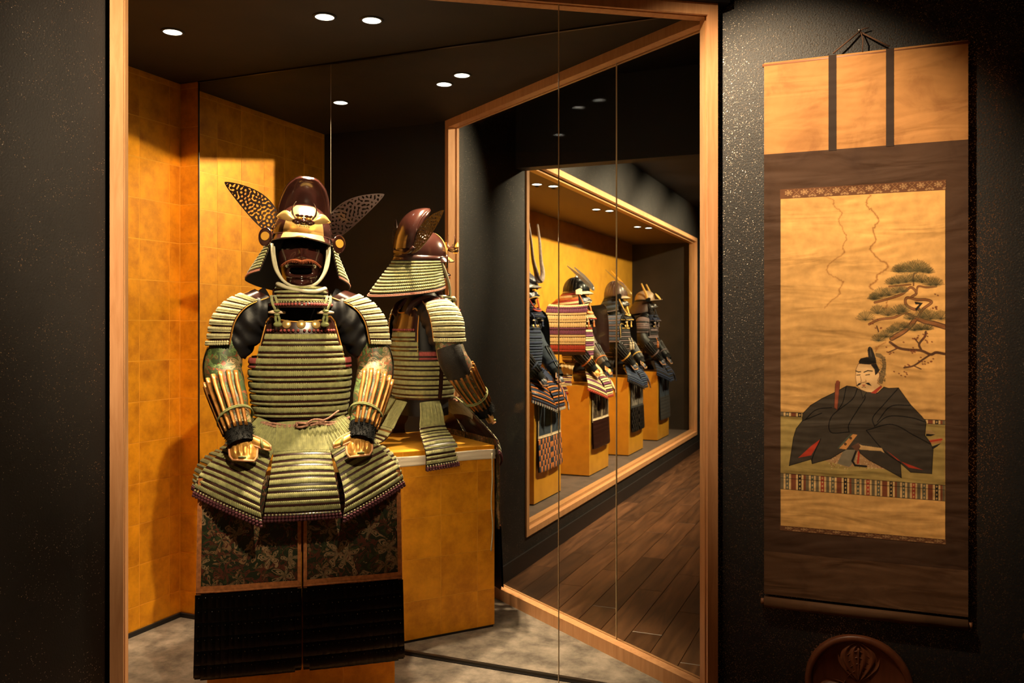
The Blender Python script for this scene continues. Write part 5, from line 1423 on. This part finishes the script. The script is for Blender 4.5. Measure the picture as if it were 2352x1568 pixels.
# pine: trunk, branches, fans of needles
bark = (0.24, 0.10, 0.035); bk2 = (0.09, 0.04, 0.018)
for P, w in (([(1895, 880), (1800, 850), (1680, 820), (1590, 790), (1540, 850), (1450, 930), (1330, 1000)], 17), ([(1600, 790), (1500, 740), (1450, 735), (1350, 780), (1200, 800), (1090, 850)], 8), ([(1610, 770), (1660, 690), (1750, 620), (1690, 590), (1600, 590), (1490, 570), (1480, 640), (1560, 690), (1620, 690)], 9),
             ([(1540, 560), (1590, 520), (1530, 460), (1440, 530), (1300, 580), (1150, 620)], 8), ([(1590, 520), (1610, 450), (1700, 460), (1800, 450)], 6), ([(1560, 440), (1560, 330), (1600, 300)], 5), ([(1300, 450), (1420, 440), (1530, 430)], 5)):
    P = smooth_line(P); cv.line(P, w * .72, bk2); cv.line(P, w * .42, bark)
cv.poly([(1570, 610), (1660, 625), (1590, 710), (1575, 690), (1620, 640), (1580, 640)], INK)
fans = [(1450, 300, 100), (1400, 300, 80), (1530, 300, 115), (1600, 290, 120), (1660, 300, 100), (1720, 310, 60), (1330, 430, 75), (1400, 420, 90), (1480, 410, 90), (1560, 400, 85), (1650, 410, 90), (1740, 440, 90), (1800, 440, 80),
        (1150, 590, 75), (1220, 560, 95), (1300, 550, 90), (1390, 520, 75), (1450, 510, 60), (1050, 810, 95), (1180, 740, 90), (1290, 760, 85), (1400, 740, 90), (1450, 720, 80), (1520, 800, 70), (1660, 780, 95), (1740, 800, 100), (1850, 800, 95),
        (1390, 920, 85), (1470, 890, 60), (1330, 940, 70), (1270, 990, 80), (1190, 1030, 80), (1570, 920, 75), (1640, 910, 70), (1710, 910, 60), (1140, 590, 60)]
for (x, y, r) in fans:
    r *= 1.12
    cv.poly([(x + r * .8 * math.cos(a), y - r * .35 + r * .55 * math.sin(a)) for a in np.linspace(0, 6.28, 14)], (0.16, 0.13, 0.045), .38)
    for a in np.linspace(0.12, np.pi - 0.12, 19): cv.line([(x, y), (x + r * math.cos(a) * prng.uniform(.85, 1.05), y - r * math.sin(a) * prng.uniform(.85, 1.05))], 1.0, (0.045, 0.040, 0.018), .85)
for P, w in (([(1890, 1165), (1800, 1150), (1740, 1170), (1640, 1130), (1500, 1120), (1400, 1100), (1310, 1040)], 6), ([(1640, 1120), (1620, 1060), (1680, 980), (1690, 930)], 5), ([(1620, 1060), (1570, 1000)], 3), ([(1740, 1170), (1650, 1230), (1560, 1290), (1460, 1310)], 4), ([(1560, 1290), (1640, 1325)], 2.5), ([(1400, 1100), (1290, 1150)], 2.5), ([(1190, 930), (1170, 870)], 3)):
    cv.line(smooth_line(P), w, bk2)
for _ in range(70):
    x, y = [(1690, 960), (1560, 1000), (1700, 1020), (1400, 1090), (1540, 1130), (1300, 1140), (1640, 1240), (1520, 1280), (1720, 1250), (1470, 1360), (1380, 1370), (1140, 830), (1200, 890), (1780, 540), (1790, 680)][prng.integers(0, 15)]
    x += prng.normal(0, 30); y += prng.normal(0, 18); cv.line([(x, y), (x + 7, y + 3)], 3.0, (0.16, 0.045, 0.02), .9)
# seated figure
cv.frame(1760, 780, 3.92)
cv.poly([(110, 685), (1610, 765), (1610, 1310), (110, 1195)], (0.27, 0.21, 0.065), .85)
def edging(a, b_, c, d, rows):
    a, b_, c, d = (np.array(q, float) for q in (a, b_, c, d)); cv.poly([a, b_, c, d], (0.24, 0.13, 0.05))
    cols = [(0.17, 0.05, 0.02), (0.55, 0.36, 0.15), INK, (0.55, 0.36, 0.15), (0.17, 0.05, 0.02), (0.13, 0.10, 0.055), (0.55, 0.36, 0.15), (0.06, 0.07, 0.05), (0.55, 0.36, 0.15), (0.13, 0.10, 0.055), (0.52, 0.34, 0.14), (0.30, 0.04, 0.02), (0.52, 0.34, 0.14), (0.13, 0.10, 0.055), (0.55, 0.36, 0.15), (0.09, 0.09, 0.06), (0.55, 0.36, 0.15)]
    wd = [46, 18, 30, 18, 20, 28, 18, 26, 18, 26, 18, 30, 18, 28, 18, 30, 18]; tot = 1490.0; pos = 0.0; i = 12
    while pos < tot:
        w_ = wd[i % 17]; t0, t1 = pos / tot, min(1, (pos + w_) / tot)
        cv.poly([a + (b_ - a) * t0, a + (b_ - a) * t1, d + (c - d) * t1, d + (c - d) * t0], cols[i % 17])
        if i % 17 in (2, 7, 11, 15):
            for r_ in range(rows):
                f = (r_ + .5) / rows; m_ = (a + (b_ - a) * (t0 + t1) / 2) * (1 - f) + (d + (c - d) * (t0 + t1) / 2) * f
                cv.poly([m_ + (0, -13), m_ + (7, 0), m_ + (0, 13), m_ + (-7, 0)], (0.5, 0.33, 0.14))
        pos += w_; i += 1
    for f in (0.0, 0.30 if rows > 1 else 0.0, 1.0): cv.line([a + (d - a) * f, b_ + (c - b_) * f], 1.2, INK)
edging((110, 1198), (1610, 1310), (1610, 1452), (110, 1340), 4)
edging((110, 648), (1610, 726), (1610, 764), (110, 684), 1)
# arrow feathers behind the figure
cv.poly([(1430, 808), (1490, 815), (1525, 850), (1440, 865)], (0.36, 0.24, 0.10)); cv.poly([(1440, 845), (1525, 852), (1480, 868), (1440, 866)], INK)
cv.poly([(1440, 900), (1585, 885), (1575, 925), (1470, 940)], (0.40, 0.16, 0.06)); cv.line([(1470, 915), (1580, 897)], 4, RED); cv.poly([(1490, 960), (1575, 930), (1540, 960), (1500, 985)], INK)
robe = [(725, 415), (800, 425), (850, 452), (905, 455), (1000, 480), (1060, 425), (1100, 437), (1190, 433), (1300, 585), (1400, 690), (1440, 740), (1428, 860), (1480, 930), (1502, 990), (1490, 1205), (1300, 1192), (1208, 1110), (1217, 1242), (1070, 1160), (920, 1080), (845, 1020), (830, 985), (720, 985), (580, 1070), (415, 1115), (405, 1075), (207, 1133), (245, 880), (270, 800), (325, 730), (328, 665), (400, 590), (500, 530), (620, 472)]
cv.poly([(530, 1090), (720, 980), (840, 985), (1000, 1110), (1080, 1165), (800, 1135), (740, 1150), (640, 1115)], (0.34, 0.20, 0.09))
for _ in range(130):
    x, y = prng.uniform(560, 1060), prng.uniform(1030, 1160); cv.poly([(x - 5, y), (x, y - 6), (x + 5, y), (x, y + 6)], (0.52, 0.36, 0.2) if prng.random() < .6 else (0.2, 0.06, 0.03))
cv.poly([(700, 985), (815, 985), (800, 1080), (750, 1145), (690, 1130), (640, 1112)], (0.16, 0.135, 0.09)); cv.line([(810, 1000), (775, 1090), (800, 1130), (900, 1140)], 5, INK); cv.line([(835, 1010), (825, 1110)], 5, RED)
cv.poly(robe, ROBE)
cv.poly([(490, 893), (405, 955), (288, 1062), (405, 1040)], RED); cv.poly([(1078, 993), (1180, 1082), (1412, 1172), (1285, 1150)], RED)
fold = (0.004, 0.003, 0.003)
for P in ([(850, 452), (890, 520), (830, 620), (745, 760), (745, 830)], [(820, 440), (770, 540), (590, 690), (580, 830), (750, 830)], [(1190, 435), (1060, 580), (960, 700), (975, 780)], [(975, 780), (1100, 690), (1300, 700), (1430, 740)], [(900, 815), (1130, 762), (1330, 860), (1480, 940)], [(900, 815), (1060, 1000), (1210, 1110)],
          [(590, 610), (450, 630), (350, 720)], [(490, 893), (420, 1050), (412, 1110)], [(720, 420), (690, 560), (640, 640)], [(1300, 590), (1120, 600), (1000, 740)], [(325, 730), (500, 660)]):
    cv.line(smooth_line(P), 2.2, fold)
cv.line(np.array(robe + robe[:1], float), 1.6, fold)
cv.poly([(655, 978), (780, 848), (820, 855), (720, 986)], (0.44, 0.20, 0.06)); cv.poly([(640, 975), (760, 845), (780, 848), (655, 978)], (0.06, 0.07, 0.045))
for x, y in ((760, 885), (712, 938)):
    for k in range(5): cv.line([(x + 8 * math.cos(k * 1.257), y + 8 * math.sin(k * 1.257))] * 2, 3, INK)
cv.poly([(820, 930), (860, 950), (1040, 975), (1065, 1020), (1030, 1000), (860, 990), (810, 980)], (0.46, 0.29, 0.12)); cv.poly([(765, 960), (830, 925), (850, 960), (820, 1010)], (0.10, 0.045, 0.025))
cv.poly([(850, 450), (915, 455), (870, 525)], (0.05, 0.04, 0.025)); cv.line([(850, 450), (870, 525), (915, 455)], 1.4, fold)
# head
cv.poly([(982, 118), (1030, 125), (1070, 160), (1080, 220), (1075, 310), (1045, 400), (1010, 390), (1020, 300), (1050, 230), (1035, 170), (985, 150)], (0.15, 0.10, 0.045), .9)
for _ in range(90):
    x, y = prng.uniform(1020, 1075), prng.uniform(150, 380); cv.line([(x, y), (x + 6, y + 4)], 1.0, (0.06, 0.045, 0.02))
face = [(808, 265), (830, 215), (930, 222), (975, 215), (1005, 285), (1022, 300), (1020, 350), (1000, 390), (1040, 418), (960, 475), (905, 470), (850, 448), (815, 410), (803, 340)]
cv.poly(face, (0.66, 0.42, 0.19)); cv.line(np.array(face + face[:1], float), 1.1, (0.10, 0.04, 0.02))
cv.poly([(940, 222), (990, 212), (1022, 275), (995, 310), (980, 318), (975, 270)], (0.020, 0.014, 0.010))
cv.poly([(832, 195), (850, 168), (905, 155), (985, 160), (992, 212), (920, 222), (835, 214)], (0.014, 0.011, 0.009)); cv.poly([(912, 95), (918, 70), (933, 60), (952, 75), (975, 130), (990, 190), (940, 190), (918, 150)], (0.020, 0.016, 0.013)); cv.line([(935, 75), (945, 150)], 1.2, (0.10, 0.08, 0.06))
cv.line([(806, 280), (830, 290), (850, 288)], 2.4, INK); cv.line([(880, 292), (915, 278), (955, 282)], 2.4, INK)
cv.line([(815, 318), (845, 316)], 2.0, INK); cv.line([(895, 318), (930, 313)], 2.0, INK); cv.line([(848, 330), (855, 365), (850, 385), (875, 385), (900, 375), (895, 362)], 1.2, (0.14, 0.05, 0.025))
cv.poly([(805, 418), (835, 390), (862, 392), (835, 410)], INK); cv.poly([(888, 388), (925, 385), (950, 416), (915, 405)], INK); cv.poly([(862, 405), (895, 403), (885, 416), (870, 416)], (0.38, 0.08, 0.04)); cv.line([(862, 428), (878, 422), (895, 428)], 1.4, (0.14, 0.05, 0.025))
cv.line([(1000, 300), (1018, 295), (1020, 330), (1000, 370)], 1.3, (0.14, 0.05, 0.025))
cv.poly([(940, 478), (1030, 413), (1042, 425), (985, 485)], (0.34, 0.04, 0.02))
cv.poly([(622, 395), (630, 370), (648, 364), (663, 378), (655, 500), (640, 632), (612, 612)], (0.22, 0.055, 0.025)); cv.line([(622, 395), (612, 612), (640, 632), (663, 378)], 1.2, (0.05, 0.015, 0.01))

# brocade strips with flower rosettes
def strip_canvas(z0, z1):
    nx, nz = 400, 36
    c2 = Canvas(PXL, PXR, z0, z1, nx, nz, (0.12, 0.050, 0.022))
    I, J = np.meshgrid(np.arange(nx), np.arange(nz), indexing='ij'); period = 40
    for k in range(11):
        cx, cy = 22 + k * period, nz * .58
        rr = np.hypot(I - cx, (J - cy) * 1.0); an = np.arctan2(J - cy, I - cx)
        m_ = (rr < 11 * (0.78 + .22 * np.cos(an * 7))) & ~((rr > 4.5) & (rr < 6)); c2.a[m_] = (0.33, 0.19, 0.085)
        cx2 = cx + period / 2
        d1 = np.abs((I - cx2) + (J - cy) * .8) % 13; d2 = np.abs((I - cx2) - (J - cy) * .8) % 13
        far_ = (np.abs(I - cx2) < 8) & ((d1 < 1.2) | (d2 < 1.2)); c2.a[far_] = (0.24, 0.12, 0.05)
        for q_ in range(3):
            m_ = np.hypot(I - (cx2 - 7 + 7 * q_), J - 6 - 3 * (q_ % 2)) < 3.2; c2.a[m_] = (0.30, 0.17, 0.075)
    return c2

def make_scroll(paint, label, name='hanging_scroll'):
    sc = empty(name, (SXC, 0, SZT)); tag(sc, label, 'scroll', 'hanging scrolls')
    scroll_sheet('upper_silk', sc, SX0, SX1, SZ1, SZT, 'silk_tan')
    scroll_sheet('surround_silk', sc, SX0, SX1, SZ2, SZ1, 'silk_brown')
    scroll_sheet('lower_silk', sc, SX0, SX1, SZ3, SZ2, 'silk_brown_light')
    for a, b_ in ((1903, 1921), (2035, 2053)):
        scroll_sheet('hanging_strip', sc, px_on_y(a, 200, YS)[0], px_on_y(b_, 200, YS)[0], SZ1 - .004, SZT + .001, 'silk_strip', .0012)
    for z0, z1 in ((PT, BT), (BB, PB)):
        c2 = strip_canvas(z0, z1); scroll_sheet('brocade_strip', sc, PXL - .002, PXR + .002, z0, z1, 'scroll_paint', .0008, 400, 36, pigment=c2.a)
    if paint is not None: scroll_sheet('painting', sc, PXL, PXR, PB, PT, 'scroll_paint', .0010, NXP, NZP, pigment=paint)
    else: scroll_sheet('painting', sc, PXL, PXR, PB, PT, 'silk_tan', .0010)
    org = (SXC, 0, SZT)
    mb = MB(); mb.tube([(SX0 - .006, YS + .005, SZT - .008), (SX1 + .006, YS + .005, SZT - .008)], .0065, 'rod_wood', 10); mb.build('top_rod', sc, org)
    mb = MB(); zr = (SZ3 + SZB) / 2 - .012; mb.tube([(SX0, YS + .010, zr), (SX1, YS + .010, zr)], .0205, 'silk_brown_light', 20); ro = mb.build('roller', sc, org)
    for s, xx in ((-1, SX0), (1, SX1)):
        mb = MB(); mb.tube([(xx, YS + .010, zr), (xx + s * .012, YS + .010, zr)], .011, 'rod_wood', 14); mb.build('roller_knob', sc, org)
    nx_, nz_ = px_on_y(1974, 75, 0.0); ny_ = -.012
    a1 = px_on_y(1913, 122, YS); a2 = px_on_y(2043, 106, YS)
    mb = MB()
    for (ax_, az_) in (a1, a2): mb.tube([(nx_, ny_, nz_), ((nx_ + ax_) / 2, (ny_ + YS) / 2, (nz_ + az_) / 2 - .001), (ax_, YS + .004, az_)], .0028, 'cord_hang', 7)
    mb.tube([(nx_ + .004, ny_ - .004, nz_), (nx_ + .012, YS + .0, nz_ - .035), (nx_ + .010, YS - .001, SZT)], .0022, 'cord_hang', 6); mb.tube([(nx_, ny_ - .003, nz_), (nx_ + .012, ny_ - .006, nz_ + .006), (nx_ + .03, ny_ - .004, nz_ + .008)], .002, 'cord_hang', 6)
    mb.build('hanging_cord', sc, org)
    mb = MB(); mb.tube([(nx_, 0, nz_), (nx_, -.020, nz_ + .002)], .0022, 'nail_metal', 8); mb.ball((nx_, -.021, nz_ + .002), .0045, 'nail_metal', 8, 6); mb.build('nail', sc, org)
    return sc
silk('silk_brown_light', (0.10, 0.050, 0.024), 0.25)
make_scroll(cv.a, 'long hanging scroll painted with a seated man in black robe under a pine')
s2 = make_scroll(None, 'second hanging scroll on the right wall, only its roller end showing')
place(s2, (0.475, -0.40, SZT), R(-90)); 

# ------------------------------------------------------------------ round carved plaque under the scroll
pxc, pzc = px_on_y(1972, 1575, -.01); rad = 0.178
pl = empty('carved_plaque', (pxc, 0, pzc)); tag(pl, 'round carved wooden plaque with three leaves below the hanging scroll', 'plaque')
YR = np.array([[1, 0, 0], [0, 0, -1], [0, 1, 0]], float)
TR = lambda P: np.stack([P[..., 0], -P[..., 2], P[..., 1]], -1)
mb = MB(); mb.lathe([(rad, 0), (rad, .020), (rad - .004, .026), (rad - .020, .026), (rad - .024, .018), (rad - .026, .014), (.0001, .014)], 'carved_wood', 64, T=TR); disc = mb.build('disc', pl)
for k in range(3):
    ang = math.pi / 2 + k * 2 * math.pi / 3
    ca, sa = math.cos(ang), math.sin(ang)
    def PL(u, v, d): # u outwards from the centre, v across
        u = np.asarray(u, float); v = np.asarray(v, float); d = np.asarray(d, float) + 0 * u
        return np.stack([u * ca - v * sa, -d, u * sa + v * ca], -1)
    t_, a_ = np.meshgrid(np.linspace(0, 1, 24), np.linspace(-1, 1, 25), indexing='ij')
    hw = .076 * np.sin(np.pi * np.clip(t_, 0.01, .985)) ** .6 * (1.05 - .35 * t_)
    U = .136 - t_ * .115 + .018 * np.abs(a_) * (1 - t_); V = a_ * hw
    D = .014 + .007 * (1 - a_ ** 2) ** .5 * np.sin(np.pi * t_) ** .4 + .0040 * np.cos(np.abs(a_) * 15 + t_ * 6)
    mb = MB(); mb.grid(PL(U, V, D), 'carved_wood'); mb.build('carved_leaf', pl)
    mb = MB(); mb.tube(PL(np.linspace(.135, .02, 12), 0 * np.linspace(0, 1, 12), np.full(12, .021)), np.linspace(.0045, .002, 12), 'carved_wood', 6)
    for s in (-1, 1):
        for j in range(4):
            u0 = .125 - .022 * j; tt = np.linspace(0, 1, 8); mb.tube(PL(u0 - .03 * tt ** 1.5 + .0 * tt, s * (.048 - .004 * j) * tt, np.full(8, .0195) - .003 * tt), np.linspace(.003, .0012, 8), 'carved_wood', 5)
    mb.build('leaf_vein', pl)
